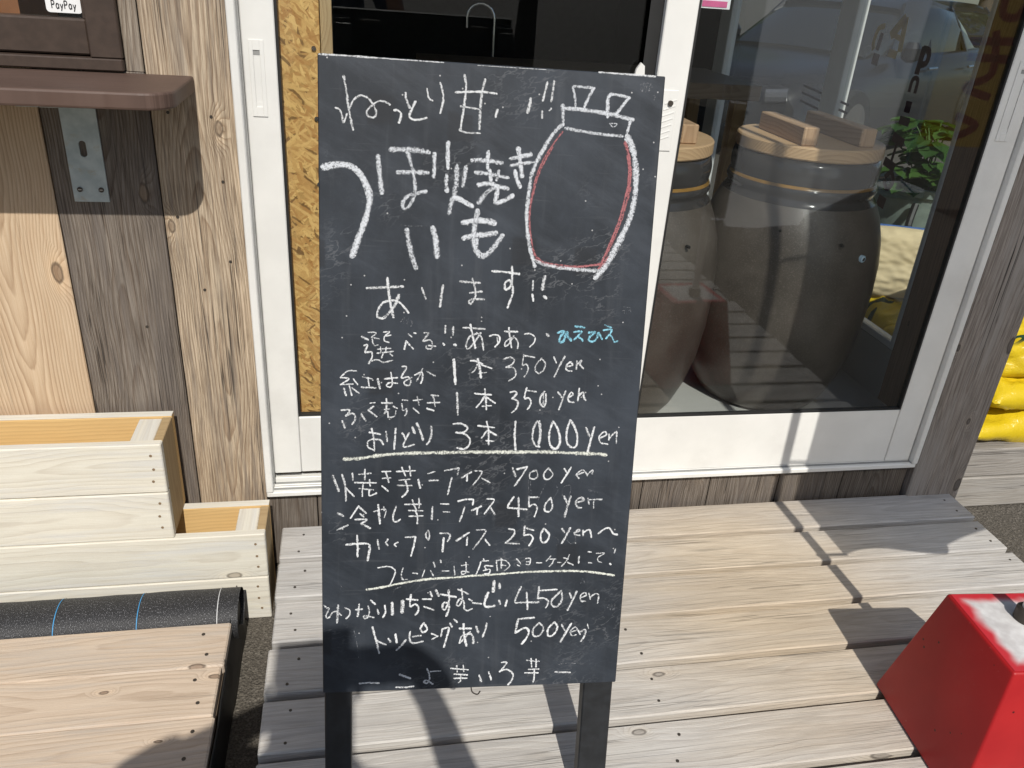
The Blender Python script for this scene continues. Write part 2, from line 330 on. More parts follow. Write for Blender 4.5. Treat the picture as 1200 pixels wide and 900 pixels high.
def chalk(name, col, cover=.62):
    """grainy chalk: coverage falls off across the stroke and with the pressure held in the stroke's own colour"""
    t = NT(name); uv = t.uv(); sep = t.n('SeparateXYZ', {0: uv}); ob = t.obj(); pr = t.n('SeparateColor', {0: t.vcol()}).outputs[0]
    g = t.noise(ob, 900, 2, .6); g2 = t.noise(ob, 330, 2, .5); g3 = t.noise(t.vmul(uv, (60, .8, 1)), 1, 3)
    gg = t.math('MULTIPLY_ADD', g, .6, t.math('MULTIPLY', g2, .4))
    edge = t.math('POWER', t.math('ABSOLUTE', sep.outputs[1]), 2.2)
    thr = t.math('ADD', t.math('MULTIPLY_ADD', edge, .16, .5-(cover-.5)*.6), t.math('ADD', t.math('MULTIPLY_ADD', pr, -.13, .09), t.math('MULTIPLY_ADD', g3, -.16, .08)))
    al = t.math('MULTIPLY', t.math('MULTIPLY_ADD', t.math('SUBTRACT', gg, thr), 6.0, .30, clamp=True), t.math('MULTIPLY_ADD', pr, .22, .70))
    df = t.n('BsdfDiffuse', {'Color': (*col, 1), 'Roughness': .9}); tr = t.n('BsdfTransparent')
    mx = t.n('MixShader', {0: al, 1: tr.outputs[0], 2: df.outputs[0]}); t.t.links.new(mx.outputs[0], t.out.inputs[0]); return t.mat
M['chalk'] = chalk('white_chalk', (.74, .75, .76), .66); M['chalk_broad'] = chalk('broad_white_chalk', (.70, .72, .75), .66)
M['chalk_red'] = chalk('red_chalk', (.48, .20, .21), .68); M['chalk_blue'] = chalk('blue_chalk', (.33, .66, .78), .68)
M['chalk_faint'] = chalk('rubbed_chalk', (.40, .41, .43), .42); M['chalk_warm'] = chalk('cream_chalk', (.74, .75, .69), .64)
# ceramics
t = NT('stoneware'); o_ = t.obj(); a = t.noise(o_, 6, 5, .6); b = t.noise(o_, 260, 3)
c = t.mix(t.ramp(a, .3, .7), (.045, .036, .029, 1), (.088, .073, .061, 1)); c = t.mix(t.math('MULTIPLY', t.ramp(b, .5, .7), .4), c, (.15, .13, .115, 1))
M['stoneware'] = t.finish(c, .36, b, .10)
M['glaze'] = plain('dark_glaze', (.035, .033, .033), .12, var=.3, scale=8)
M['amber'] = plain('amber_tone', (.22, .12, .03), .2)
M['red'] = None
t = NT('red_paint'); o_ = t.obj(); v = t.n('TexVoronoi', {'Vector': o_, 'Scale': 55.0}); sl = t.math('GREATER_THAN', t.n('SeparateColor', {0: v.outputs['Color']}).outputs[0], .9)
sp = t.math('MULTIPLY', sl, t.math('LESS_THAN', v.outputs['Distance'], .13))
c = t.mix(t.ramp(t.noise(o_, 9, 4), .3, .7), (.345, .009, .012, 1), (.40, .013, .015, 1)); c = t.mix(sp, c, (.05, .005, .005, 1))
sc1 = t.noise(t.n('Mapping', {'Vector': o_, 'Rotation': (.4, .3, .9), 'Scale': (1/14, 1/160, 1/60)}, vector_type='TEXTURE').outputs[0], 1, 3, .6); c = t.mix(t.math('MULTIPLY', t.math('MULTIPLY', t.ramp(sc1, .66, .74), t.ramp(t.noise(o_, 6, 3), .48, .62)), .35), c, (.5, .22, .2, 1)); c = t.mix(t.math('MULTIPLY', t.ramp(t.noise(o_, 4, 5, .7), .5, .75), .22), c, (.32, .12, .10, 1))
M['red'] = t.finish(c, .42, t.noise(o_, 60, 3), .06, spec=.3)
t = NT('worn_white_top'); uv = t.uv(); sep = t.n('SeparateXYZ', {0: uv}); nz = t.noise(uv, 3.5, 3)
nz = t.noise(uv, 2.2, 1)
m_ = t.math('MAXIMUM', t.math('ABSOLUTE', sep.outputs[0]), t.math('ABSOLUTE', sep.outputs[1])); m_ = t.math('MULTIPLY_ADD', nz, .35, m_)
c = t.mix(t.ramp(m_, .84, 1.10), t.mix(t.ramp(t.noise(uv, 2.5, 3), .3, .7), (.50, .48, .47, 1), (.70, .69, .68, 1)), (.5, .02, .03, 1))
M['worn'] = t.finish(c, .5)
t = NT('yellow_plastic'); uv = t.uv(); a = t.noise(uv, 14, 4); w = t.noise(t.vmul(uv, (9, 16, 1)), 1, 1); sep = t.n('SeparateXYZ', {0: uv})
c = t.mix(a, (.56, .40, .010, 1), (.66, .49, .018, 1))
band = t.math('MULTIPLY', t.ramp(sep.outputs[1], .10, .13), t.ramp(sep.outputs[1], .30, .27))
c = t.mix(t.math('MULTIPLY', t.math('MULTIPLY', t.math('GREATER_THAN', w, .52), t.math('LESS_THAN', w, .60)), band), c, (.012, .05, .028, 1))
M['yellow'] = t.finish(c, .24, t.noise(uv, 34, 5, .6), .9, .006)
M['sack'] = plain('beige_sack', (.62, .50, .30), .75, var=.1, scale=14, bump=.3); M['blue_band'] = plain('blue_hem', (.05, .12, .32), .6)
M['planter_plastic'] = plain('grey_green_plastic', (.22, .27, .24), .45); M['soil'] = plain('dark_soil', (.03, .022, .015), .9, bump=.8)
def leafmat(name, a, b):
    t = NT(name); c = t.mix(t.vcol(), (*a, 1), (*b, 1)); p = t.n('BsdfDiffuse', {'Color': c}); q = t.n('BsdfTranslucent', {'Color': t.mix(.5, c, (.16, .28, .03, 1))})
    g = t.n('BsdfGlossy', {'Roughness': .45}); m1 = t.n('MixShader', {0: .3, 1: p.outputs[0], 2: q.outputs[0]}); m2 = t.n('MixShader', {0: .05, 1: m1.outputs[0], 2: g.outputs[0]})
    t.t.links.new(m2.outputs[0], t.out.inputs[0]); return t.mat
M['leaf'] = leafmat('fresh_leaf', (.022, .065, .012), (.07, .15, .028)); M['foliage'] = leafmat('tree_foliage', (.03, .06, .018), (.09, .15, .04))
M['bark'] = plain('bark', (.09, .07, .055), .9, bump=.6)
t = NT('weed_fabric'); uv = t.uv(); ck = t.n('TexChecker', {'Vector': uv, 'Scale': 620.0, 'Color1': (.010, .010, .011, 1), 'Color2': (.032, .032, .034, 1)})
nz = t.noise(t.vmul(uv, (620, 300, 1)), 1, 2); sep = t.n('SeparateXYZ', {0: uv})
c = t.mix(t.math('MULTIPLY', t.ramp(nz, .57, .68), .9), ck.outputs[0], (.20, .20, .21, 1)); M['fabric'] = t.finish(c, t.math('MULTIPLY_ADD', nz, -.5, .75), nz, .9, .0012, spec=.4)  # pale flecks paint the glints of the woven tape into the colour
M['fabric_blue'] = plain('blue_thread', (.05, .28, .55), .6); M['fabric_white'] = plain('white_thread', (.55, .55, .55), .6); M['black_sheet'] = plain('black_sheet', (.010, .010, .010), .55, var=.5)
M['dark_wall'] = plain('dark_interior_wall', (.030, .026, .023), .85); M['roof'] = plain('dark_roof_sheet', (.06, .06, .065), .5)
M['bright_wall'] = plain('pale_render', (.6, .58, .54), .85)
M['paper'] = plain('white_card', (.82, .82, .82), .5, var=.02); M['pink'] = plain('pink_print', (.65, .12, .28), .6); M['ink'] = plain('black_ink', (.012, .012, .014), .6)
M['maroon'] = plain('maroon_vinyl', (.055, .010, .014), .5); M['mustard'] = plain('mustard_vinyl', (.42, .27, .02), .5); M['slate'] = plain('slate_vinyl', (.06, .06, .10), .5)
def cloth(name, col, open_=.0):
    t = NT(name); d = t.n('BsdfDiffuse', {'Color': (*col, 1)}); q = t.n('BsdfTranslucent', {'Color': (*col, 1)}); m1 = t.n('MixShader', {0: .80, 1: d.outputs[0], 2: q.outputs[0]})
    tp = t.n('BsdfTransparent'); m2 = t.n('MixShader', {0: open_, 1: m1.outputs[0], 2: tp.outputs[0]}); t.t.links.new(m2.outputs[0], t.out.inputs[0]); return t.mat
M['flag'] = cloth('pale_banner_cloth', (.88, .89, .92), .12); M['flag_yellow'] = cloth('yellow_banner_cloth', (.32, .22, .03)); M['flag_red'] = cloth('red_banner_print', (.42, .03, .03))
M['car_paint'] = plain('dark_grey_paint', (.020, .020, .021), .22, metal=.0, var=.02, spec=.45); M['car_glass'] = plain('tinted_car_glass', (.028, .028, .026), .05); M['tyre'] = plain('tyre_rubber', (.018, .018, .018), .8)
M['tail'] = plain('red_lamp_lens', (.5, .01, .01), .2); M['lens'] = plain('lamp_lens', (.10, .10, .11), .08); M['line'] = plain('road_paint', (.7, .7, .68), .7)
M['skin'] = plain('skin', (.48, .29, .21), .5, var=.05); M['shirt'] = plain('navy_shirt', (.035, .05, .10), .8); M['trouser'] = plain('grey_trousers', (.06, .06, .065), .85); M['hair'] = plain('black_hair', (.012, .010, .009), .5)
M['phone'] = plain('dark_phone', (.02, .02, .022), .2)

# ------------------------------------------------------------------ ground
b = MB(); b.face([(-150, -150, -.13), (150, -150, -.13), (150, 150, -.13), (-150, 150, -.13)])
tag(b.build('ground', M['asphalt']), kind='structure')
b = MB()
for k in range(6):
    x = 3.4+k*2.6; b.box((x, 7.2, -.128), (x+.1, 11.8, -.1262), bev=0)
tag(b.build('road_marking', M['line']), kind='structure')

# ------------------------------------------------------------------ building shell
shop = thing('shop_building', 'small timber clad shop with dark interior behind the white sliding door', 'building', (-.3, .1, -.13))
def shade(c, k): return tuple(x*k for x in c)
TAN = (.63, .49, .34); GREYBR = (.26, .225, .19); PALE = (.60, .49, .36); OLD = (.185, .155, .13); MIX = (.38, .29, .21)
bF = MB(); bC = MB()
def vpl(mb, x0, x1, z0, z1, col, y=0.0, th=.018):
    mb.plank((x0+.0012, y+th, z0), (0, 0, 1), (1, 0, 0), (0, -1, 0), z1-z0, x1-x0-.0024, th, col, .0016)
# left of the door, below and beside the service window
xs = [-2.6, -2.4, -2.21, -2.02, -1.83, -1.64, -1.45, -1.27, -1.09, -.915, -.735, -.5475]
cols = [MIX, TAN, PALE, OLD, TAN, PALE, MIX, TAN, GREYBR, PALE, TAN]
for a, c_, k in zip(xs[:-1], xs[1:], cols): vpl(bF if k == TAN else bC, a, c_, -.12, 1.012 if a > -1.5 else 2.62, k)
vpl(bC, -.5475, -.3605, -.12, 1.012, GREYBR)
vpl(bC, -.3605, -.2125, -.12, 2.62, PALE)
vpl(bC, -.392, -.3605, 1.012, 2.62, (.36, .31, .25))
for i, a in enumerate([-1.45, -1.27, -1.09, -.915, -.735, -.5475]): vpl(bC, a, [-1.27, -1.09, -.915, -.735, -.5475, -.392][i], 2.05, 2.62, [MIX, TAN, PALE, MIX, GREYBR, PALE][i])
x = -.2125
while x < 1.47:
    x1 = min(x+.186, 1.477); vpl(bC, x, x1, 1.945, 2.62, rng.choice([MIX, PALE, OLD, GREYBR])); x = x1
bF.build('cladding', M['fresh'], shop); bC.build('cladding', M['clad'], shop)
b = MB()
for a, c_ in zip([-.2125, -.10, .11, .32, .52, .715, .90, 1.096, 1.284], [-.10, .11, .32, .52, .715, .90, 1.096, 1.284, 1.477]):
    vpl(b, a, c_, -.12, .0895, shade((.20, .175, .15), rng.uniform(.85, 1.15)), .012)
b.build('skirting', M['clad'], shop)
dots('nail', [(nx, .0, nz) for (nx, nz) in [(-.52, .955), (-.43, .955), (-.375, .955), (-.33, .945), (-.255, .94), (-.60, .95), (-.245, .82), (-.30, .60), (-.335, .75), (-.245, .66), (-.42, .52)]], .0032, M['dark_metal'], shop, 'y')
b = MB(); b.plank((1.4785, -.012, -.12), (0, 0, 1), (1, 0, 0), (0, 1, 0), 2.72, .163, .075, (.34, .305, .275), .004); b.build('corner_post', M['post'], shop)
b = MB(); b.plank((1.597, .066, .10), (0, 0, 1), (0, 1, 0), (1, 0, 0), 2.4, .30, .042, (.36, .235, .165), .003); b.build('side_post', M['brown_wood'], shop)
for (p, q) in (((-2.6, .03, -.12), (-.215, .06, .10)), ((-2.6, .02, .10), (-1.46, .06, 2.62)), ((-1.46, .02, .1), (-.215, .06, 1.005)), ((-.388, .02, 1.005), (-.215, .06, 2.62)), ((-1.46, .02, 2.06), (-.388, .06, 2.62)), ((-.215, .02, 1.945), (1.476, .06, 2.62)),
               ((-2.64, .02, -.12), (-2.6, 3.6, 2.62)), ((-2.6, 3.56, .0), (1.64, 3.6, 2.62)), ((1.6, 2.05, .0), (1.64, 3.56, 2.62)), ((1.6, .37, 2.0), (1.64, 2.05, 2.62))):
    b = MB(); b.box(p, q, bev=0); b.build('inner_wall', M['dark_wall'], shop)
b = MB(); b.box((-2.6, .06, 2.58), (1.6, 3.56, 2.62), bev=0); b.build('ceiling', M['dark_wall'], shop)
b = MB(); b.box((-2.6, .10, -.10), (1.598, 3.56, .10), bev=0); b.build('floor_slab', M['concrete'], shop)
b = MB(); b.box((1.601, .367, -.12), (1.64, 2.05, .262), bev=.002); b.build('side_kerb', M['concrete'], shop)
b = MB(); b.box((-2.8, -.12, 2.63), (1.85, 3.8, 2.70), bev=.004); b.build('roof', M['roof'], shop)
# side glazing
sw = MB()
for (y0, y1) in ((.367, .385), (.985, 1.09), (1.94, 2.048)): sw.box((1.597, y0, .264), (1.637, y1, 1.998), bev=.003, grain='z')
sw.box((1.600, .386, .264), (1.634, .984, .285), bev=.002); sw.box((1.600, 1.091, .264), (1.634, 1.939, .285), bev=.002)
swo = sw.build('side_window', M['white'], shop)
for (ya, yb_) in ((.386, .984), (1.091, 1.939)): g = MB(); g.box((1.614, ya, .286), (1.618, yb_, 1.998), bev=0); g.build('pane', M['glass'], swo)
# vinyl lettering stuck on the side glass, read from outside
def stroke2(mb, pts, w, f, col=(1, 1, 1), mi=0, k=5, taper=True, z=0.0, jit=0.0):
    P = smoothline([(p[0], p[1], 0) for p in pts], k)
    if len(P) < 2: return
    L = [0]
    for i in range(1, len(P)): L.append(L[-1]+(P[i]-P[i-1]).length)
    tot = max(L[-1], 1e-6); d0 = (P[1]-P[0]).normalized(); d1 = (P[-1]-P[-2]).normalized()
    if taper:
        P = [P[0]-d0*w*.35]+P+[P[-1]+d1*w*.35]; L = [-w*.35]+L+[tot+w*.35]
    rows = []; uo = rng.uniform(0, 90)
    for i, p in enumerate(P):
        t_ = (P[min(i+1, len(P)-1)]-P[max(i-1, 0)])
        t_ = t_.normalized() if t_.length > 1e-9 else Vector((1, 0, 0)); n = Vector((-t_.y, t_.x, 0))
        ww = w*.5*(1+jit*(vnoise(L[i]/max(w, 1e-6)*.8+uo, uo)-.5))
        if taper and (i == 0 or i == len(P)-1): ww *= .55
        rows.append((p+n*ww, p-n*ww, L[i]))
    vs = []; uv = []
    for a, c_, l in rows: vs += [f(a.x, a.y, z), f(c_.x, c_.y, z)]; uv += [(l, 1.0), (l, -1.0)]
    mb.idx(vs, [(2*i, 2*i+1, 2*i+3, 2*i+2) for i in range(len(rows)-1)], uv, col, mi)
fs = lambda y, z, d: (1.6125-d, y, z)
b = MB()
Z0 = 1.025
stroke2(b, [(.625, 1.10), (.628, 1.025)], .022, fs, taper=False); stroke2(b, [(.63, 1.095), (.60, 1.09), (.598, 1.06), (.63, 1.05)], .018, fs, taper=False)
stroke2(b, [(.64, .975), (.638, 1.01), (.615, 1.012), (.612, .975)], .014, fs, taper=False)
stroke2(b, [(.64, .935), (.612, .935)], .032, fs, taper=False); stroke2(b, [(.65, .895), (.60, .895)], .024, fs, taper=False)
stroke2(b, [(.66, .845), (.60, .835)], .026, fs, taper=False); stroke2(b, [(.63, .84), (.635, .765)], .012, fs, taper=False); stroke2(b, [(.67, .770), (.61, .760)], .026, fs, taper=False)
stroke2(b, [(.645, .725), (.62, .745), (.60, .72), (.62, .695), (.645, .715)], .016, fs, taper=False); stroke2(b, [(.65, .655), (.61, .650)], .034, fs, taper=False)
stroke2(b, [(.865, 1.045), (.83, 1.042)], .034, fs, taper=False)
stroke2(b, [(.852, 1.07), (.845, 1.12)], .02, fs, taper=False)
b.build('lettering', M['maroon'], swo)
b = MB()
stroke2(b, [(.80, 1.115), (.745, 1.17)], .028, fs, taper=False); stroke2(b, [(.745, 1.17), (.735, 1.075)], .022, fs, taper=False); stroke2(b, [(.79, 1.12), (.74, 1.11)], .015, fs, taper=False, z=.001); stroke2(b, [(.79, 1.07), (.745, 1.065)], .022, fs, taper=False)
stroke2(b, [(.84, 1.14), (.87, 1.13), (.88, 1.09), (.87, 1.07)], .016, fs, taper=False)
b.build('lettering', M['mustard'], swo)
b = MB()
for zz in (.915, .89, .862): stroke2(b, [(1.25, zz+.0), (.93, zz-.022)], .008, fs, taper=False)
stroke2(b, [(1.10, .94), (1.10, .85)], .010, fs, taper=False, z=.001)
b.build('lettering', M['slate'], swo)

# ------------------------------------------------------------------ sliding door
door = thing('sliding_door', 'white aluminium framed sliding glass door behind the chalkboard', 'door', (.63, .03, .09))
b = MB()
b.box((-.2120, -.014, .106), (-.1965, .095, 1.905), bev=.002, grain='z'); b.box((1.4625, -.014, .106), (1.4775, .095, 1.905), bev=.002, grain='z')
b.box((-.2120, -.010, .0915), (1.4775, .098, .1045), bev=.002); b.box((-.2120, -.014, 1.906), (1.4775, .095, 1.942), bev=.002)
for y in (.006, .0145, .030, .044): b.box((-.196, y, .1053), (1.462, y+.0045, .1088 if y < .03 else .1185), bev=.001)
fr_ = b.build('door_frame', M['white'], door)
b = MB(); b.box((-.196, .0, .1047), (1.462, .094, .1052), bev=0); b.build('track_channel', M['white_shade'], fr_)  # grey sheet over the sill: shade between the rails put in as colour
b = MB(); b.box((-.1963, .012, .12), (-.1938, .030, 1.9), bev=0); b.build('seal', M['white_shade'], fr_)
def sash(x0, x1, xi0, xi1, y0, y1, zb, zr, name):
    s_ = MB()
    s_.box((x0, y0, zb), (xi0, y1, 1.899), bev=.002, grain='z'); s_.box((xi1, y0, zb), (x1, y1, 1.899), bev=.002, grain='z')
    s_.box((xi0+.0006, y0+.002, zb), (xi1-.0006, y1-.002, zr), bev=.002); s_.box((xi0+.0006, y0+.002, 1.82), (xi1-.0006, y1-.002, 1.899), bev=.002)
    so = s_.build(name, M['white'], door)
    ga = MB(); ym = (y0+y1)/2
    for (p, q) in (((xi0, zr), (xi0+.005, 1.82)), ((xi1-.005, zr), (xi1, 1.82)), ((xi0+.005, zr), (xi1-.005, zr+.004)), ((xi0+.005, 1.816), (xi1-.005, 1.82))): ga.box((p[0], ym-.007, p[1]), (q[0], ym+.007, q[1]), bev=0)
    ga.build('gasket', M['rubber'], so)
    gl_ = MB(); gl_.box((xi0+.003, ym-.002, zr+.002), (xi1-.003, ym+.002, 1.818), bev=0); gl_.build('pane', M['glass'], so)
    return so
sl = sash(-.1935, .642, -.1335, .5895, .0225, .050, .136, .283, 'door_leaf')
sr = sash(.5985, 1.4605, .664, 1.389, .003, .0205, .1095, .266, 'door_leaf')
g = MB(); g.box((.572, .0208, .137), (.6, .0221, 1.89), bev=0); g.build('seal', M['rubber'], sr)
def pull(x0, x1, z0, z1, yf, leaf):
    h_ = MB(); m = (x1-x0)*.28
    h_.box((x0, yf-.0022, z0), (x0+m, yf-.0002, z1), bev=.0006); h_.box((x1-m, yf-.0022, z0), (x1, yf-.0002, z1), bev=.0006)
    h_.box((x0+m, yf-.0022, z1-.018), (x1-m, yf-.0002, z1), bev=.0006); h_.box((x0+m, yf-.0022, z0), (x1-m, yf-.0002, z0+.018), bev=.0006)
    h_.box((x0+m, yf-.0008, z0+.018), (x1-m, yf-.0002, z0+.026), bev=0, mi=1)
    h_.box((x0+m, yf-.0006, z1-.026), (x1-m, yf-.0001, z1-.018), bev=0, mi=2)  # grey strip under the lip paints the shade of the pull's recess
    for k in range(2): h_.box((x0+m-.0006 if k == 0 else x1-m, yf-.0012, z0+.018), (x0+m if k == 0 else x1-m+.0006, yf-.0002, z1-.018), bev=0, mi=2)
    return h_.build('handle', [M['white'], M['white'], M['white_shade']], leaf)
pull(-.182, -.155, .94, 1.075, .0225, sl); pull(1.405, 1.437, .95, 1.118, .003, sr)
h_ = MB(); h_.box((.612, .0005, .905), (.648, .0028, 1.025), bev=.001)
for k in range(7): h_.plank((.616+.001*k, -.0005, .925+k*.012), (.94, 0, .34), (-.34, 0, .94), (0, 1, 0), .026, .0025, .0012, bev=.0003)
h_.build('handle', M['white'], sr)
h_ = MB(); h_.tube([(.633, .0003, 1.0), (.633, -.0035, 1.0)], .0055, 12); h_.build('screw', M['dark_metal'], sr)
k_ = MB(); k_.prism([(.556, 1.018), (.572, 1.014), (.578, 1.03), (.574, 1.066), (.566, 1.072), (.558, 1.06), (.554, 1.035)], lambda a, c_: (a, .0206, c_), lambda a, c_: (a, .0136, c_))
k_.tube([(.566, .0135, 1.042), (.566, .0105, 1.042)], .0055, 14, mi=1); k_.build('latch', [M['white'], M['amber']], sr, smooth=35)

# OSB panel standing behind the left leaf
b = MB(); b.plank((-.190, .082, .104), (0, 0, 1), (1, 0, 0), (0, 1, 0), 1.80, .134, .012, off=(0, 0)); b.plank((-.0545, .0835, .104), (0, 0, 1), (1, 0, 0), (0, 1, 0), 1.80, .022, .02, bev=.001, mi=1, col=(.5, .36, .2))
for zz in (1.06, .93, .80, .42): b.tube([(-.068, .081, zz), (-.068, .0785, zz)], .0045, 10, mi=2)
tag(b.build('osb_panel', [M['osb'], M['inner_wood'], M['chrome']]), 'golden chipboard panel standing upright inside the door glass near the planters', 'board')

# ------------------------------------------------------------------ service window and shelf
win = thing('service_window', 'dark brown framed window at top left above the shelf', 'window', (-.9, 0, 1.015))
b = MB()
b.box((-.444, -.012, 1.034), (-.392, .06, 2.02), bev=.002, grain='z'); b.box((-1.444, -.012, 1.034), (-1.392, .06, 2.02), bev=.002, grain='z')
b.box((-1.444, -.016, 1.0135), (-.392, .06, 1.0335), bev=.002); b.box((-1.391, -.012, 1.98), (-.445, .06, 2.02), bev=.002)
wf = b.build('window_frame', M['brown'], win)
b = MB(); b.box((-1.39, .004, 1.036), (-.4465, .05, 1.094), bev=.003); b.box((-1.39, .004, 1.094), (-1.35, .05, 1.978), bev=.003); b.box((-.452, .006, 1.0945), (-.4465, .048, 1.978), bev=.001); b.build('window_sash', M['brown'], win)
b = MB(); b.box((-1.35, .026, 1.0945), (-.4522, .030, 1.978), bev=0); b.build('pane', M['glass'], win)
def rrect(x0, x1, z0, z1, r, n=5):
    P = []
    for (cx, cz, a0) in ((x1-r, z0+r, -90), (x1-r, z1-r, 0), (x0+r, z1-r, 90), (x0+r, z0+r, 180)):
        for i in range(n+1): a = R_(a0+90*i/n); P.append((cx+r*math.cos(a), cz+r*math.sin(a)))
    return P
stk = thing('payment_sticker', 'white rounded square sticker on the brown framed window', 'sticker', (-.48, .025, 1.1))
b = MB(); b.prism(rrect(-.513, -.4555, 1.101, 1.160, .006), lambda a, c_: (a, .0255, c_), lambda a, c_: (a, .0248, c_)); b.build('card', M['paper'], stk)
b = MB(); b.prism(rrect(-.4985, -.4705, 1.128, 1.154, .004), lambda a, c_: (a, .0246, c_), lambda a, c_: (a, .0243, c_)); b.build('emblem', M['flag_red'], stk)
b = MB(); fz = lambda a, c_, d: (-.5035+a*.0095, .0244-d, 1.1075+c_*.0125)
def word(mb, x, chars, w=.16):
    G = {'P': [[(0, 0), (0, 1)], [(0, 1), (.45, .95), (.45, .55), (0, .5)]], 'a': [[(.5, .55), (.2, .62), (.02, .3), (.2, 0), (.48, .15)], [(.5, .6), (.5, 0)]], 'y': [[(0, .6), (.25, 0)], [(.5, .6), (.1, -.3)]]}
    for ch in chars:
        for st in G[ch]: stroke2(mb, [(x+p[0]*.9, p[1]) for p in st], w, fz, taper=False, k=4, z=rng.uniform(0, .0002))
        x += .72
    return x
word(b, 0.0, 'PayPay'); b.build('lettering', M['ink'], stk)
b = MB(); b.prism([(-.95, 1.07), (-.578, 1.07), (-.578, 1.145), (-.95, 1.16)], lambda a, c_: (a, .09, c_), lambda a, c_: (a, .30, c_))
tag(b.build('copper_tray', plain('copper_brown', (.30, .12, .05), .4)), 'copper brown tray edge inside the service window', 'tray')
shelf = thing('wall_shelf', 'thick brown counter shelf with rounded corner under the service window', 'shelf', (-.9, 0, .985))
r = .048; P = [(-1.7, -.226), (-.278-r, -.226)]+[(-.278-r+r*math.sin(R_(a)), -.226+r-r*math.cos(R_(a))) for a in range(10, 91, 10)]+[(-.278, -.001), (-1.7, -.001)]
b = MB(); b.prism(P, lambda a, c_: (a, c_, .9835), lambda a, c_: (a, c_, 1.0105), col=(.125, .082, .066)); b.build('shelf_board', M['brown_wood'], shelf, bevel=.004)
for bx in (-.4825, -1.30):
    bm = bmesh.new(); hw = .0305; z0, z1 = .778, .9835
    outer = [bm.verts.new((x_, 0, z_)) for x_, z_ in ((-hw, z0), (hw, z0), (hw, z1), (-hw, z1))]
    hole = []
    for i in range(20):
        a = 2*math.pi*i/20; hole.append(bm.verts.new((.0062*math.cos(a)-.001, 0, .8755+.0062*math.sin(a)+(.0085 if math.sin(a) > 0 else -.0085))))
    es = [bm.edges.new((L_[i], L_[(i+1) % len(L_)])) for L_ in (outer, hole) for i in range(len(L_))]
    bmesh.ops.triangle_fill(bm, use_beauty=True, edges=es)
    rg_ = bmesh.ops.extrude_face_region(bm, geom=bm.faces[:]); bmesh.ops.translate(bm, vec=(0, -.004, 0), verts=[v for v in rg_['geom'] if isinstance(v, bmesh.types.BMVert)])
    bmesh.ops.translate(bm, vec=(bx, -.0008, 0), verts=bm.verts)
    bmesh.ops.recalc_face_normals(bm, faces=bm.faces)
    me = bpy.data.meshes.new('bracket'); bmesh.ops.translate(bm, vec=tuple(-shelf.location), verts=bm.verts); bm.to_mesh(me); bm.free(); me.materials.append(M['steel'])
    br = bpy.data.objects.new('bracket', me); COL.objects.link(br); br.parent = shelf
    b = MB(); b.box((bx-.0305, -.2, .979), (bx+.0305, -.005, .9833), bev=.0005); b.build('bracket_arm', M['steel'], br)
    b = MB()
    for sx in (-.018, .019): b.tube([(bx+sx, -.005, .801), (bx+sx, -.0066, .801)], .0048, 12); b.box((bx+sx-.003, -.0069, .8002), (bx+sx+.003, -.0066, .8018), bev=0, mi=1)
    b.build('screw', [M['dark_metal'], M['chrome']], br)

# ------------------------------------------------------------------ deck
deck = thing('wooden_deck', 'low grey weathered timber deck laid in wide planks before the door', 'deck', (.7, -.5, -.13))
b = MB(); yb = -.004; i = 0
DC = [(.54, .53, .515), (.55, .54, .52), (.56, .545, .52), (.58, .56, .525), (.59, .57, .535), (.58, .56, .525), (.57, .55, .52)]
WARM = (.55, .42, .27)
while yb > -2.3:
    w = .1142; c_ = DC[min(i, 6)]
    xe = (1.618, 1.612, 1.606, 1.622, 1.60, 1.615, 1.61)[i % 7]
    b.plank((-.181+rng.uniform(-.003, .003), yb-w, -.032), (1, 0, 0), (0, 1, 0), (0, 0, 1), xe+.181, w, .032+(-.0008 if i % 2 else 0), c_, .0028)
    yb -= w+.0163; i += 1
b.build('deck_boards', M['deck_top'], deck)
sp_ = []; yb = -.004
while yb > -1.2:
    for xs_ in ((-.135, 1.575) if len(sp_) % 3 else (-.135, .55, 1.575)):
        for dy in (.030, .090): sp_.append((xs_+rng.uniform(-.012, .012), yb-dy+rng.uniform(-.006, .006), .0))
    yb -= .1305
dots('screw', sp_, .0030, M['dark_metal'], deck)
for xs_ in (-.13, .52, 1.05, 1.57): b = MB(); b.box((xs_-.03, -2.3, -.125), (xs_+.03, -.02, -.0335), bev=.001, grain='y', col=(.2, .17, .14)); b.build('joist', M['deck'], deck)

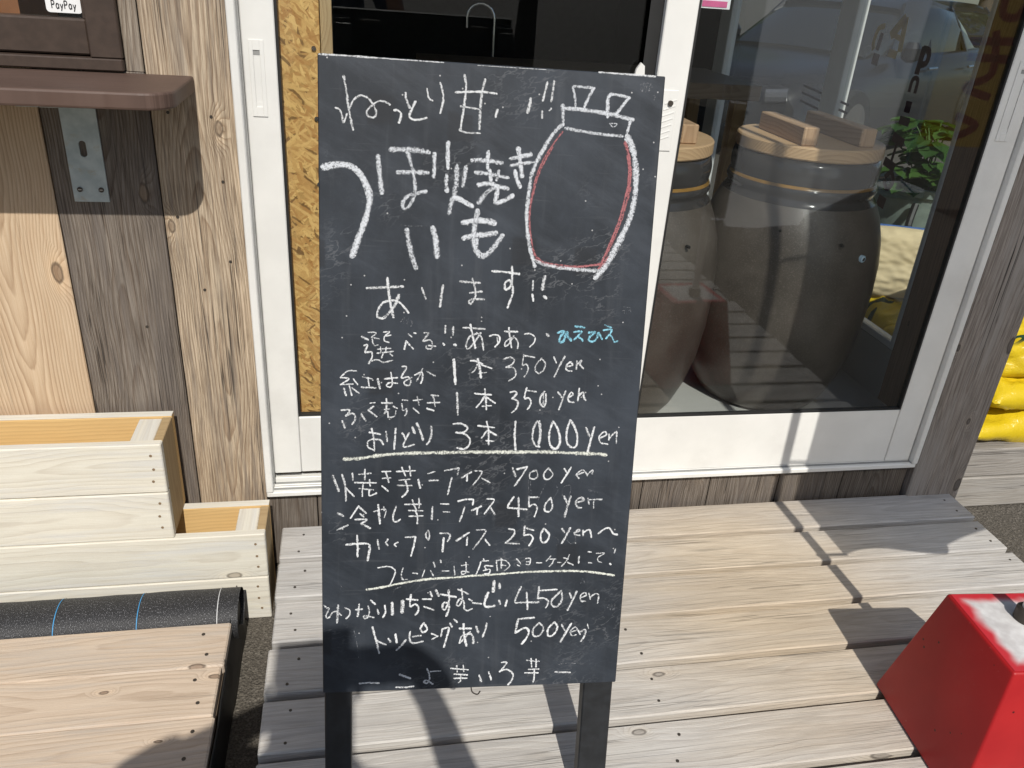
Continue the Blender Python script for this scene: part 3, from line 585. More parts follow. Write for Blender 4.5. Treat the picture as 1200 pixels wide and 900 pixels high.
# ------------------------------------------------------------------ planter boxes and low platform at left
WW = (.72, .69, .60); RAW = (.66, .45, .20)
def planter(x0, x1, yf, yk, z0, zm, z1, name, label, flo):
    p = thing(name, label, 'planter', ((x0+x1)/2, (yf+yk)/2, z0))
    b = MB()
    for (a, c_) in ((z0, zm-.0012), (zm+.0012, z1)): b.plank((x0, yf+.02, a), (1, 0, 0), (0, 0, 1), (0, -1, 0), x1-x0, c_-a, .02, shade(WW, rng.uniform(.95, 1.04)), .0022)
    fp = b.build('front_panel', M['white_wood'], p)
    dots('screw', [(x1-.022+rng.uniform(-.004, .004), yf+.0, a+(c_-a)*zz) for zz in (.25, .5, .78) for (a, c_) in ((z0, zm), (zm, z1))], .0030, M['rusty'], fp, 'y')
    b = MB(); b.plank((x0, yk-.02, z0), (1, 0, 0), (0, 0, 1), (0, 1, 0), x1-x0-.0, z1-z0-.001, .02, RAW, .002); b.box((x0, yk-.020, z1-.0008), (x1, yk, z1+.0006), WW, .0004, 1); b.build('back_panel', [M['raw'], M['white_wood']], p)
    for xe in (x0, x1):
        b = MB(); s_ = -1 if xe == x1 else 1
        b.plank((xe if s_ < 0 else xe+.018, yf+.0208, z0), (0, 0, 1), (0, 1, 0), (-1, 0, 0), z1-z0-.002, yk-yf-.0416, .018, (.42, .31, .17), .0015)
        xa, xb = sorted((xe+s_*.0186, xe+s_*.064)); b.box((xa, yf+.0212, z0+.02), (xb, yk-.0212, z1-.005), WW, .002, 1, 'z')
        b.build('end_panel', [M['raw'], M['white_wood']], p)
    b = MB(); b.box((x0+.065, yf+.021, z0+.002), (x1-.065, yk-.021, flo), bev=0); b.build('bottom_panel', M['raw'], p)
    return p
planter(-1.45, -.203, -.165, -.038, -.13, -.0115, .105, 'planter_box', 'whitewashed timber planter standing on the ground at the deck edge', -.02)
planter(-1.75, -.386, -.163, -.026, .106, .221, .336, 'planter_box', 'whitewashed timber planter stacked on top of the other planter under the shelf', .19)
plat = thing('wooden_platform', 'low platform of pale cedar boards in front of the planters', 'platform', (-.8, -.7, -.13))
b = MB(); yk = -.312; psp = []
for i in range(5):
    b.plank((-1.5, yk-.1165, -.024), (1, 0, 0), (0, 1, 0), (0, 0, 1), 1.5-.263-(.004 if i % 2 else 0), .1165, .024, shade((.61, .50, .39), rng.uniform(.94, 1.06)), .003)
    psp += [(-.295+rng.uniform(-.02, .0), yk-dy, .0) for dy in (.03, .085)]
    yk -= .1178
b.build('top_boards', M['bench'], plat); dots('screw', psp, .0038, M['dark_metal'], plat)
b = MB(); b.box((-1.5, -.90, -.128), (-.2655, -.88, -.025), (.5, .38, .26)); b.build('side_board', M['bench'], plat)
b = MB(); b.box((-1.5, -.335, -.128), (-.2655, -.315, -.025), (.5, .38, .26)); b.build('side_board', M['bench'], plat)
b = MB(); b.plank((-.2665, -.879, -.128), (0, 1, 0), (0, 0, 1), (-1, 0, 0), .543, .102, .02, (.3, .22, .15)); b.build('side_board', M['bench'], plat)
fab = thing('weed_fabric', 'black woven weed fabric roll with blue lines behind the cedar platform', 'fabric roll', (-.8, -.25, -.13))
b = MB(); vs = []; fs_ = []; uv = []; NS, NA = 70, 40
def rollpt(x, a):
    rad = .055+.006*vnoise(x*5, a*1.5, 3)+.002*vnoise(x*22, a*5, 5)
    th = R_(-35+300*a); rr = rad*(1-.22*a)
    return (x, -.254-math.cos(th)*rr*1.05, -.026+math.sin(th)*rr*.88)
for i in range(NS+1):
    x = -1.5+(1.5-.252)*i/NS
    for j in range(NA+1): vs.append(rollpt(x, j/NA)); uv.append((x, j/NA*.3))
for i in range(NS):
    for j in range(NA): fs_.append((i*(NA+1)+j, (i+1)*(NA+1)+j, (i+1)*(NA+1)+j+1, i*(NA+1)+j+1))
b.idx(vs, fs_, uv)
for (xl, mi) in ((-.292, 2), (-.445, 1), (-.60, 1), (-.755, 1), (-.91, 1)):
    q0 = [rollpt(xl-.0008+.0, j/30*.75) for j in range(31)]; q1 = [rollpt(xl+.0008, j/30*.75) for j in range(31)]
    up_ = lambda p: (p[0], -.254+(p[1]+.254)*1.018, -.026+(p[2]+.026)*1.018)
    b.idx([up_(p) for p in q0]+[up_(p) for p in q1], [(j, j+1, 32+j, 31+j) for j in range(30)], None, (1, 1, 1), mi)
b.build('roll', [M['fabric'], M['fabric_blue'], M['fabric_white']], fab, smooth=60)
b = MB(); vs = []; fs_ = []; n1, n2 = 30, 8
for i in range(n1+1):
    y = -.205-.75*i/n1; ztop = -.002-.004*vnoise(y*30, 1, 4) if y < -.43 else -.002+.02*max(0, 1-abs(y+.25)/.06)
    for j in range(n2+1):
        z = ztop+(-.1275-ztop)*j/n2; vs.append((-.2585-.0035*vnoise(y*14, z*10, 2)+(-.004+.010*j/n2 if y > -.43 else .004), y, z))
for i in range(n1):
    for j in range(n2): fs_.append((i*(n2+1)+j, (i+1)*(n2+1)+j, (i+1)*(n2+1)+j+1, i*(n2+1)+j+1))
b.idx(vs, fs_); sd = b.build('side_sheet', M['black_sheet'], fab, smooth=60); sd.modifiers.new('solid', 'SOLIDIFY').thickness = .0015
b = MB(); b.lathe([(.001, 0), (.044, 0), (.047, .01), (.03, .012)], (0, 0, 0), 24); b.v = [(-.262-v[2]*1.0, -.254+v[0]*1.05, -.030+v[1]) for v in b.v]; b.build('roll_end', M['black_sheet'], fab)

# ------------------------------------------------------------------ chalkboard
TL = Vector((-.040, -.521, 1.111)); TR = Vector((.409, -.548, 1.107)); BL = Vector((-.051, -.738, .235))
eu = (TR-TL).normalized(); ev = (BL-TL); ev = (ev-eu*ev.dot(eu)).normalized(); en = eu.cross(ev); en = en if en.y < 0 else -en
BP = lambda u, v, w: TL+eu*u+ev*v+en*w
sign = thing('chalkboard', 'black folding chalkboard covered in handwritten menu lines and a drawn jar', 'chalkboard', (.18, -.68, 0))
bm_ = MB(); W_, H_ = .45, .90
bm_.plank(BP(0, 0, -.012), eu, ev, en, W_, H_, .012, bev=.0012, off=(0, 0)); bm_.build('writing_panel', M['board'], sign)
vfoot = TL.z/(-ev.z)-.002
for (u0_, u1_) in ((.001, .041), (.402, .449)):
    b = MB(); b.plank(BP(u0_, .015, -.038), ev, eu, en, vfoot-.022, u1_-u0_, .0255, bev=.002); b.build('leg', M['black_paint'], sign)
b = MB(); b.plank(BP(.0415, .86, -.034), eu, ev, en, .360, .035, .018, bev=.002); b.build('rail', M['black_paint'], sign)
rb = Vector((0, .42, -.907)).normalized(); rb = (rb-eu*rb.dot(eu)).normalized(); rn = eu.cross(rb)
for u0_ in (.004, .408):
    b = MB(); top = BP(u0_, .03, -.046); L_ = top.z/(-rb.z)-.012; b.plank(top, rb, eu, rn if rn.y > 0 else -rn, L_, .038, .02, bev=.002); b.build('rear_leg', M['black_paint'], sign)
b = MB(); top = BP(.043, .03, -.046)+rb*.55; b.plank(top, eu, rb, rn if rn.y > 0 else -rn, .364, .035, .02, bev=.002); b.build('rail', M['black_paint'], sign)
b = MB()
for u_ in (.09, .36): b.tube([BP(u_-.022, .018, -.040), BP(u_+.022, .018, -.040)], .005, 10)
b.build('hinge', M['dark_metal'], sign)
b = MB(); b.tube(smoothline([BP(.222, .896, -.004), BP(.224, .908, -.002), BP(.232, .911, .001), BP(.236, .905, .002)], 4), .0011, 6); b.build('hook', M['dark_metal'], sign)
STROKES = """
@line1
3.8:320,252 357,445 381,631 415,801 438,896
3.0:217,641 266,655 297,722 317,816 363,701
3.3:399,630 445,533 534,472 631,505 702,595 729,680 693,734 621,712 613,652 694,570 765,526 846,535 900,563
3.7:954,629 999,627 1039,662 1039,715 1017,777
3.5:1097,409 1103,477 1152,587
3.6:1224,505 1171,620 1153,699 1217,731 1308,717 1371,699
2.7:1367,341 1392,451 1442,483
3.6:1535,262 1573,389 1575,493 1544,630
3.9:1842,148 1867,285 1853,476 1822,723 1805,830
4.3:2109,184 2071,359 2058,569 2055,798
3.4:1732,365 1924,347 2108,339 2265,351
3.1:1803,532 1928,542 2040,556
3.1:1805,830 1880,852 2066,851
4.0:2281,548 2261,637
4.7:2711,382 2700,479 2678,560
4.0:2921,168 2898,274 2875,399
4.0:3009,149 3001,268 2985,401
3.3:2871,531 2875,615
2.7:2993,489 2965,517
@line2
8.0:59,1379 239,1335 419,1353 545,1462 625,1620 652,1727 643,1818 596,2020 521,2225 426,2497
6.5:755,1203 772,1380 808,1665
7.2:918,1115 1091,1106 1256,1107 1404,1126
6.2:1010,1395 1185,1387 1397,1382
5.1:1128,1131 1184,1288 1218,1430 1238,1592 1215,1720 1160,1823 1099,1853 1076,1790 1140,1696 1242,1655 1381,1618
5.8:1478,1140 1483,1274 1478,1427
5.8:1656,988 1653,1122 1662,1310
5.2:1645,1401 1641,1501 1656,1609
5.9:1899,1280 1882,1399 1861,1527
6.7:1773,1277 1776,1440 1755,1623 1711,1771 1694,1892
6.3:1757,1678 1842,1710 1995,1787
5.5:1972,1196 2112,1189 2206,1193 2368,1212
5.2:2184,1077 2178,1185 2181,1284
5.2:2022,1347 2173,1357 2459,1398
4.5:2333,1313 2308,1433
4.8:2210,1310 2233,1455
5.2:2064,1508 2215,1483 2330,1514 2464,1536
6.0:2273,1535 2180,1604 2079,1737
6.0:2330,1523 2314,1634 2307,1718 2393,1705 2534,1625
5.6:2479,1152 2620,1118 2752,1084
4.8:2492,1242 2624,1208 2823,1175
5.6:2578,1012 2613,1182 2645,1371
5.2:2547,1303 2574,1402 2626,1510
@line3
6.8:1137,2127 1172,2311 1220,2497 1269,2627
7.5:1480,2085 1520,2242 1548,2467
6.8:1877,2005 2038,1970 2210,1972 2306,1997
6.8:1890,2209 2042,2166 2176,2152 2329,2121
6.8:2072,1839 2031,2092 2046,2317 2155,2445 2297,2326 2417,2152
4.6:2072,2203 2086,2353 2174,2416 2278,2336 2371,2210
@line4
4.2:619,2917 854,2897 1100,2880
4.6:891,2772 910,2962 939,3134 977,3297
5.4:1043,2996 996,3132 911,3250 835,3320
3.8:835,3320 768,3302 768,3215 835,3108 948,3072 1063,3101 1178,3233
3.5:1351,2891 1406,3034
4.6:1634,2848 1617,2980 1600,3135
3.5:1864,2789 2136,2800
3.5:2003,2939 2168,2915
3.5:2028,2746 2070,2870 2078,2986 2026,3084 1991,3066 2034,3026 2200,3021
3.9:2297,2635 2463,2641 2669,2662
3.9:2564,2565 2573,2719 2557,2836 2490,2876 2478,2799 2535,2749 2576,2816 2590,2932 2528,3126
3.5:2865,2745 2865,2875
3.6:2863,2934 2883,3025
5.1:3025,2681 2998,2865
5.9:3028,2958 3059,2981
@pot
4.8:3142,440 3152,560 3162,640
5.2:3173,479 3354,477 3546,493 3779,515 3936,542 4104,569
3.7:3316,479 3299,338 3267,217
3.7:3267,217 3291,198 3549,203
3.7:3539,209 3479,328 3421,473
4.8:3753,553 3744,419 3743,312 3783,265
3.7:3783,265 3879,272 4036,295
4.5:4026,295 3928,426 3857,520
3.8:4066,589 4044,690 4018,827
4.1:3195,727 3407,752 3641,775 3972,788
1.7:3787,635 3884,635 3838,679 3787,635
5.3:3158,676 3045,789 2938,966 2850,1133 2781,1319 2758,1467 2741,1652 2732,1876 2755,2101 2803,2327 2881,2554
5.1:2868,2468 3028,2526 3268,2561 3508,2576 3790,2582
8.2:4042,799 4119,923 4170,1086 4200,1288 4209,1493 4193,1683 4147,1894 4079,2069 3992,2265 3885,2482 3735,2682
@potred
2.1:3159,770 3015,980 2909,1167 2832,1390 2802,1594 2782,1725 2775,1874 2794,2099 2841,2306 2896,2438
2.1:3035,979 2929,1184 2851,1389 2808,1594
2.1:2808,1501 2778,1706 2767,1912 2807,2175 2865,2401
2.5:2885,2420 3007,2492 3226,2523 3506,2533 3784,2485
2.2:2887,2458 3108,2537 3387,2547 3785,2495
3.4:4017,864 4076,1017 4108,1181 4121,1366 4094,1555
2.1:4058,1036 4096,1219 4101,1461
3.1:4136,1441 4092,1668 4029,1918 3945,2170 3857,2366 3786,2524
2.1:4096,1442 4053,1689 3991,1957 3890,2249 3795,2504
2.8:3899,2384 3844,2483 3768,2554
@line5
2.4:640,3515 747,3518 686,3581
2.4:686,3581 789,3602
2.4:695,3607 703,3651 729,3695 772,3685
2.4:846,3507 927,3500 867,3559 944,3545
2.4:858,3568 858,3621 919,3647
3.1:555,3575 640,3617
3.0:588,3698 634,3688 600,3786 686,3784 694,3855 650,3945
2.8:659,3918 763,3889 849,3924 971,3895
2.1:767,3744 945,3729
2.1:806,3711 815,3791
2.1:884,3709 875,3780
2.5:763,3800 979,3770
2.5:841,3808 824,3862
2.5:936,3806 971,3832
3.2:1130,3736 1152,3624
3.2:1152,3624 1249,3729
2.3:1181,3526 1230,3564
2.6:1256,3507 1285,3515
2.8:1395,3503 1456,3511 1379,3619 1475,3599 1510,3661 1494,3724 1432,3716 1441,3680 1555,3687
3.3:1682,3399 1678,3497
3.4:1787,3409 1789,3521
3.5:1656,3643 1672,3665
3.7:1806,3655 1836,3665
3.2:1928,3420 2087,3425 2226,3431
3.6:2024,3374 2054,3506 2103,3702
3.2:2169,3486 2092,3613 2006,3713 1973,3669 2019,3543 2125,3496
3.0:2113,3487 2185,3557 2217,3727
2.9:2295,3528 2362,3508 2425,3525 2437,3596 2376,3679
1.8:2399,3543 2410,3615
3.2:2504,3460 2683,3460
3.2:2559,3405 2578,3548 2610,3683
2.7:2631,3520 2572,3630 2520,3667 2518,3613 2579,3557 2650,3547 2698,3618 2692,3694
2.7:2783,3490 2864,3484 2929,3532 2923,3604 2863,3669
4.3:3091,3483 3123,3509
@blue
4.0:3253,3461 3334,3441 3284,3533 3287,3587 3341,3577 3380,3449 3392,3503 3451,3566
3.5:3495,3365 3624,3377
2.9:3481,3447 3590,3435 3487,3556
2.9:3539,3509 3597,3544 3613,3571
3.5:3692,3451 3784,3440 3714,3505 3699,3560 3764,3574 3817,3521 3831,3448 3892,3538
2.7:3916,3337 4011,3371
2.9:3902,3410 4022,3404 3947,3528
2.6:3989,3463 4039,3516 4070,3571 4116,3561
@line6
2.5:486,4051 365,4057 270,4148
2.5:270,4148 382,4164 269,4247
2.5:269,4247 441,4235
2.5:442,4163 502,4243
2.5:381,4236 422,4398
3.2:315,4300 345,4399
2.8:423,4289 518,4364
2.5:568,4134 693,4159
2.5:641,4142 658,4277
2.8:553,4279 745,4285
3.6:771,4158 806,4293
2.8:867,4157 1041,4136
2.7:950,4065 972,4228 937,4273 893,4247 937,4210 1042,4218
2.9:1102,3982 1163,3990 1094,4135 1190,4125 1226,4188 1200,4243 1147,4234 1138,4189 1234,4133
2.9:1278,4096 1374,4059 1384,4149 1362,4213
2.9:1383,4004 1322,4150 1305,4177
2.9:1445,4048 1561,4106
4.9:1810,3870 1826,4033 1842,4215
2.9:2042,3881 2123,3886 2213,3926
4.3:2143,3855 2176,3991 2197,4118
2.5:2142,3928 2108,4010 2070,4051
2.9:2187,3936 2341,3984
2.2:2159,4060 2271,4044
3.1:2508,3848 2588,3823 2652,3855 2628,3919 2539,3966
3.1:2539,3966 2648,3974 2687,4047 2662,4111 2591,4159
2.9:2786,3783 2773,3926 2827,3916 2857,3970 2841,4044 2807,4100
2.9:2790,3794 2942,3817
3.1:3042,3829 2973,3913 2958,3996 3015,4047 3077,3994 3097,3902 3042,3829
2.9:3215,3808 3256,3890
3.3:3371,3796 3312,3916 3238,4093
3.0:3406,3943 3488,3923 3458,3877 3405,3924 3408,3989 3483,4006
3.0:3549,3857 3547,3977
3.0:3553,3921 3613,3847 3599,3911 3648,3966
@line7
3.2:282,4609 394,4608 341,4690
3.2:341,4690 438,4653 472,4726 427,4809
3.6:292,4764 331,4865
3.4:551,4661 612,4758
3.2:718,4549 647,4605
3.4:647,4605 761,4696
1.8:671,4504 741,4496
3.2:828,4499 972,4501
2.9:893,4438 893,4594 867,4649 911,4621 920,4704
2.9:911,4639 937,4704 1008,4685 1025,4611
2.7:990,4547 1043,4574
2.2:867,4594 937,4584
2.5:1113,4454 1184,4458
2.9:1104,4509 1123,4601 1167,4582 1176,4637 1150,4680
2.7:1263,4461 1387,4445
2.9:1316,4405 1344,4525
3.1:1264,4571 1345,4641
2.9:1511,4381 1609,4387
2.7:1459,4492 1628,4483
2.9:1538,4384 1567,4541
3.3:1455,4573 1550,4602
4.0:1868,4343 1880,4510 1887,4658
3.3:2117,4350 2352,4365
3.7:2256,4283 2278,4431 2289,4580
3.3:2253,4394 2210,4469 2149,4548
3.3:2290,4403 2410,4485
2.6:2230,4534 2357,4523
3.1:2620,4325 2687,4311 2707,4351 2646,4417
3.2:2646,4417 2720,4445 2737,4501 2706,4576 2653,4623
3.0:2850,4257 2825,4406 2884,4405 2923,4461 2907,4527 2876,4570
3.0:2842,4294 2990,4314
3.5:3110,4309 3058,4385 3053,4478 3111,4534 3135,4459 3130,4346
2.2:3093,4347 3100,4497
3.4:3304,4316 3364,4390
3.4:3411,4296 3383,4399 3332,4570
3.0:3448,4399 3520,4351 3500,4313 3457,4380 3469,4446 3545,4464
3.0:3608,4256 3600,4435
3.4:3609,4359 3668,4311 3681,4377 3712,4430
@line8
3.3:664,4925 814,4952
3.3:694,4869 725,5027 733,5195
2.9:725,5018 645,5055 645,5139 716,5177
3.3:725,5027 813,5036 858,5101
3.6:893,4914 911,5054
3.7:1026,4867 1018,5007 1009,5166
3.3:1119,4932 1169,5025
3.3:1213,4931 1143,5081 1152,5138 1286,5100
4.8:1257,4847 1290,4931
4.4:1319,4790 1365,4893 1411,5033
4.0:1517,4836 1527,4948 1501,5042 1466,5095
3.7:1831,4796 1940,4791 2032,4851 1979,4917 1870,4918
3.7:1870,4918 1998,4945 2072,5021 2056,5116 1984,5164 1893,5145
3.2:2179,4818 2412,4845
3.7:2300,4755 2332,4906 2341,5096
3.4:2313,4887 2234,5005
3.4:2335,4896 2447,4958
2.6:2302,5039 2413,5048
3.8:2713,4752 2711,4961 2732,5171
3.8:3027,4740 2977,4864 2974,5017 3024,5112 3081,5128
5.3:3055,4749 3080,4882 3076,5016 3062,5122
4.0:3251,4757 3212,4920 3230,5092 3308,5160 3371,5092 3364,4957 3311,4823 3255,4747
4.0:3503,4736 3465,4899 3483,5072 3572,5140 3626,5091 3618,4937 3563,4802 3503,4727
4.2:3745,4840 3810,4974
4.2:3867,4829 3838,4974 3794,5197
3.1:3953,4993 4055,4944 4024,4896 3952,4964 3977,5061 4084,5085
3.1:4093,4934 4099,5021
3.1:4097,5002 4196,4895 4210,4962
2.7:4206,4904 4213,5069
@rule1
5.6:317,5318 547,5305 813,5261 1171,5232 1531,5222 1894,5215 2138,5211 2692,5210 3253,5208 3633,5227 3920,5234 4074,5250
@line9
4.0:159,5563 241,5792
3.7:288,5545 331,5706 342,5937
3.3:339,5745 454,5870
2.9:430,5526 438,5631
2.6:518,5545 688,5526
2.9:604,5469 603,5621
3.0:464,5665 759,5670
2.6:670,5622 678,5717
2.6:526,5755 723,5775
2.6:580,5688 570,5784 570,5871
3.0:669,5775 669,5861 767,5823
2.6:840,5502 965,5498
2.6:849,5603 965,5594
3.0:893,5498 938,5661
3.4:845,5718 930,5795
3.0:1046,5502 1308,5489
3.0:1118,5441 1172,5565
3.0:1226,5422 1245,5565
2.6:1083,5632 1236,5617
3.0:1056,5709 1264,5714
3.4:1173,5642 1206,5787 1129,5883
3.7:1354,5623 1383,5749
2.6:1489,5533 1589,5503
2.6:1509,5637 1637,5634
3.0:1726,5489 1927,5451
3.0:1927,5451 1910,5557
3.4:1828,5596 1803,5731 1778,5848
3.4:2106,5509 1976,5596
3.4:2048,5548 2050,5645
3.0:2155,5494 2260,5503 2213,5606 2141,5703
3.0:2263,5606 2382,5671
4.2:2701,5451 2753,5578
3.4:2767,5471 2916,5432
3.5:2916,5432 2837,5578 2745,5725
3.1:3050,5481 2967,5520 2960,5598 3027,5618 3076,5569 3050,5481
3.1:3228,5452 3166,5540 3188,5618 3254,5615 3298,5540 3228,5452
3.5:3465,5462 3507,5521
3.5:3563,5442 3499,5560 3433,5678
3.1:3642,5560 3764,5511 3724,5481 3651,5550 3693,5610
2.7:3783,5511 3816,5570
2.7:3815,5551 3887,5482 3885,5541
@line10
4.1:227,6126 305,6166
3.4:219,6379 368,6309
3.0:405,6202 518,6018
3.7:518,6024 625,6126
3.0:539,6135 589,6184
3.4:472,6222 634,6224 561,6281
4.1:552,6285 682,6357
2.6:730,6103 897,6070 879,6197
3.8:792,6001 806,6147 820,6288
2.6:869,6031 879,6089
3.0:1045,6028 1006,6168 1015,6251 1070,6257 1106,6224
3.0:1169,5998 1397,5995
3.4:1274,5932 1334,6093
3.4:1369,5907 1374,6054
2.7:1224,6092 1426,6098
2.7:1234,6180 1430,6176
3.4:1325,6093 1353,6191 1351,6294
3.4:1563,6036 1560,6229
2.7:1682,5994 1797,5998
2.7:1721,6116 1814,6120
3.4:1931,5956 2051,5925 2153,5932
3.3:2153,5932 2146,6011
3.1:2026,6049 2000,6158 1962,6266
3.1:2271,6031 2133,6099
3.1:2216,6070 2209,6163
3.1:2352,5923 2455,5934 2393,6042 2321,6151
3.5:2412,6062 2472,6162
3.5:2740,5890 2657,6044 2723,6064 2943,6090
3.9:2812,5906 2823,6195
3.1:2963,5887 2973,6046
3.1:2973,6046 3044,6007 3094,6067 3062,6203
3.1:2963,5903 3096,5898
3.5:3287,5909 3215,6008 3210,6108 3278,6125 3323,6049 3287,5909
4.7:3487,5890 3541,6000
4.7:3584,5891 3544,6051 3514,6211
3.6:3666,5991 3789,5952 3739,5908 3665,5971 3699,6062 3757,6068
2.8:3846,5922 3870,6013
3.2:3876,5943 4060,5938
2.8:3936,5973 3942,6074
@line11
3.8:342,6609 496,6596 641,6598 677,6658 649,6857
3.8:497,6467 505,6655 504,6795
3.8:787,6540 809,6680
3.4:933,6532 906,6582 934,6626
3.1:1077,6580 1029,6613 1053,6644
3.5:1187,6506 1328,6498
3.5:1328,6498 1311,6627 1270,6797
3.1:1512,6401 1476,6470 1514,6550 1532,6471 1512,6401
3.5:1680,6448 1810,6454 1830,6504 1794,6574
3.9:1737,6523 1727,6734
3.9:2104,6442 1925,6566
3.5:2083,6518 2077,6639
3.1:2215,6403 2347,6411 2285,6541 2176,6701
3.1:2342,6551 2417,6644
3.5:2688,6394 2774,6416 2758,6506 2648,6616
3.6:2648,6616 2859,6630
3.5:2924,6351 2921,6498
3.2:2955,6387 3061,6419
3.2:2921,6498 3016,6489 3057,6551 3004,6662
3.8:3214,6390 3170,6491 3194,6604 3262,6599 3299,6493 3214,6390
3.6:3484,6394 3526,6455
4.0:3610,6385 3558,6507 3496,6629
3.2:3673,6467 3759,6438 3728,6417 3683,6488 3763,6509
3.6:3807,6428 3812,6510
3.6:3818,6459 3904,6419 3941,6542
3.6:4045,6482 4129,6411 4207,6398 4272,6485 4336,6502
2.9:4324,6738 4312,6796
@line12
2.7:796,6976 952,6959 1045,7026 1018,7147 971,7252
2.7:1160,6987 1134,7088 1157,7166 1222,7167
2.3:1302,7071 1371,7079
2.3:1473,7024 1437,7135
2.4:1558,7035 1602,7118
2.7:1599,6904 1622,6976
3.5:1700,6875 1708,6906
2.2:1727,7045 1831,7045
2.4:1901,6971 1917,7108
2.2:2008,6962 2112,6948
2.4:2074,6913 2081,7066 2030,7102 2020,7055 2125,7067
2.4:2314,6896 2409,6892
2.4:2331,6856 2348,6897
2.8:2295,6906 2269,7008 2233,7100
2.4:2363,6969 2478,6981
2.4:2354,6979 2375,7031 2347,7051
2.4:2337,7051 2432,7032 2424,7094 2358,7103
2.4:2528,6910 2548,7065
2.4:2523,6890 2657,6892 2728,6976 2653,7057
3.2:2599,6860 2604,7015
2.4:2602,6963 2670,6975
3.2:2829,6871 2890,6948
2.4:2843,6967 2882,6989
2.4:2964,6867 3032,6868 3026,6961 2978,6960
2.0:2976,6918 3034,6915
2.4:3132,6938 3210,6939
2.4:3341,6832 3276,6913
2.0:3333,6883 3421,6881
2.4:3392,6895 3366,6956 3329,7003
2.0:3453,6937 3502,6944
2.4:3623,6816 3589,6908 3515,7001
2.8:3538,6866 3607,6888
2.8:3600,6940 3691,6983
3.6:3772,6849 3772,6953
2.8:3905,6773 3955,6780
2.9:3926,6952 3975,6957
2.4:4035,6802 4164,6798 4069,6865 4073,6927 4124,6949
3.3:4254,6972 4275,6987
@rule2
3.6:637,7318 841,7290 1120,7231 1493,7173 1870,7154 2186,7130 2569,7113 2954,7087 3343,7081 3736,7084 4034,7115 4337,7168
@line13
2.9:27,7557 63,7595 96,7600 80,7653 50,7718 68,7759 105,7744 139,7683 187,7656 227,7673 271,7720
4.3:225,7560 212,7838
3.1:326,7604 390,7637 389,7719 342,7776
3.5:482,7639 575,7631
3.5:529,7548 509,7743
3.5:696,7490 761,7554
3.1:658,7582 677,7675 648,7768 602,7777 611,7736 742,7770
3.9:794,7643 813,7710
3.2:900,7578 910,7692 876,7770
5.5:1007,7539 1013,7726
6.3:1162,7512 1154,7695
3.6:1218,7483 1378,7501
3.6:1280,7412 1270,7598 1341,7569 1389,7611 1389,7684 1346,7742
3.6:1453,7489 1576,7492
3.6:1477,7614 1617,7670
4.4:1565,7378 1589,7451
4.4:1644,7348 1689,7443
3.6:1717,7418 1946,7470
4.0:1830,7353 1843,7530 1788,7664 1749,7642 1767,7559 1834,7571 1845,7655 1809,7776
3.6:1972,7346 2127,7422
3.2:2020,7336 2042,7493 1997,7607 1958,7585 2004,7502 2063,7546 2075,7661 2124,7694 2190,7664
3.2:2138,7506 2187,7538
3.6:2198,7570 2329,7588
5.2:2424,7408 2380,7543 2382,7627 2450,7639 2527,7627
6.0:2505,7223 2500,7389
4.4:2583,7266 2595,7339
4.0:2592,7538 2614,7595
4.5:2709,7541 2693,7635
4.1:2915,7326 2836,7565 2934,7582 3199,7585
4.1:3006,7422 3033,7697
3.7:3188,7332 3186,7500
3.7:3201,7395 3465,7380
3.7:3177,7521 3285,7524 3347,7589 3312,7677
4.1:3535,7403 3404,7548 3409,7643 3489,7660 3553,7551 3535,7403
3.7:3666,7448 3700,7523
4.1:3774,7419 3722,7556 3651,7729
3.3:3830,7526 3927,7486 3895,7443 3838,7495 3853,7580 3923,7586
3.3:3965,7455 3991,7552
3.3:3990,7530 4056,7468 4117,7491 4109,7619
@line14
4.0:722,7926 778,8148 825,8357
4.0:778,8148 920,8221
4.0:957,8122 989,8176
4.0:1061,8052 1084,8190
3.6:1217,8152 1157,8235 1077,8317
3.6:1279,8017 1270,8122 1318,8208 1471,8182
3.6:1317,8102 1441,8085
3.4:1477,7875 1430,7969 1469,8033 1531,7982 1477,7875
3.2:1593,8058 1690,8104
2.8:1604,8154 1690,8104
3.6:1738,8105 1755,7989
3.6:1755,7989 1851,7971 1825,8119 1785,8288
4.4:1869,7897 1898,7951
4.4:1925,7836 1974,7879
4.1:2015,7987 2189,7992
4.1:2071,7914 2085,8106 2128,8279
3.7:2171,8045 2096,8149 2020,8232
2.9:2020,8232 2056,8105 2172,8087
4.5:2181,8077 2221,8132 2230,8239
5.3:2262,7962 2297,8059
3.7:2419,7914 2403,8020 2367,8136
4.1:2896,7853 2880,7959 2866,8088
4.1:2925,7854 3141,7839
4.1:2875,8077 3010,8006 3072,8073 3037,8180 2971,8275
3.7:3224,7927 3139,8021 3144,8140 3234,8143 3298,8026 3224,7927
3.7:3462,7923 3368,8028 3373,8147 3453,8139 3510,8011 3462,7923
3.8:3574,7969 3629,8068
3.8:3723,7952 3660,8080 3569,8262
2.9:3711,8104 3820,8064 3787,8019 3720,8082 3744,8159 3810,8150
3.4:3840,8075 3874,8141
3.8:3862,8108 3951,8068 3946,8165 3891,8262
2.1:3975,7971 4000,8047
@line15
3.7:534,8854 682,8849 825,8859
3.7:1130,8727 1294,8798
4.1:1083,8942 1218,8948 1344,8938
3.3:1543,8646 1584,8777 1556,8885 1498,8872 1536,8841 1634,8910
2.9:1592,8695 1747,8688
2.9:1902,8653 2167,8687
2.9:1989,8608 2001,8718
2.9:2087,8606 2099,8711
2.9:1953,8753 2159,8774
2.9:1954,8825 2150,8827
2.9:2051,8774 2057,8862 2025,8900
3.8:2336,8786 2373,8893
3.8:2483,8737 2527,8870
3.3:2676,8580 2755,8587 2651,8737
3.4:2651,8737 2759,8704 2858,8784 2846,8895 2789,8970
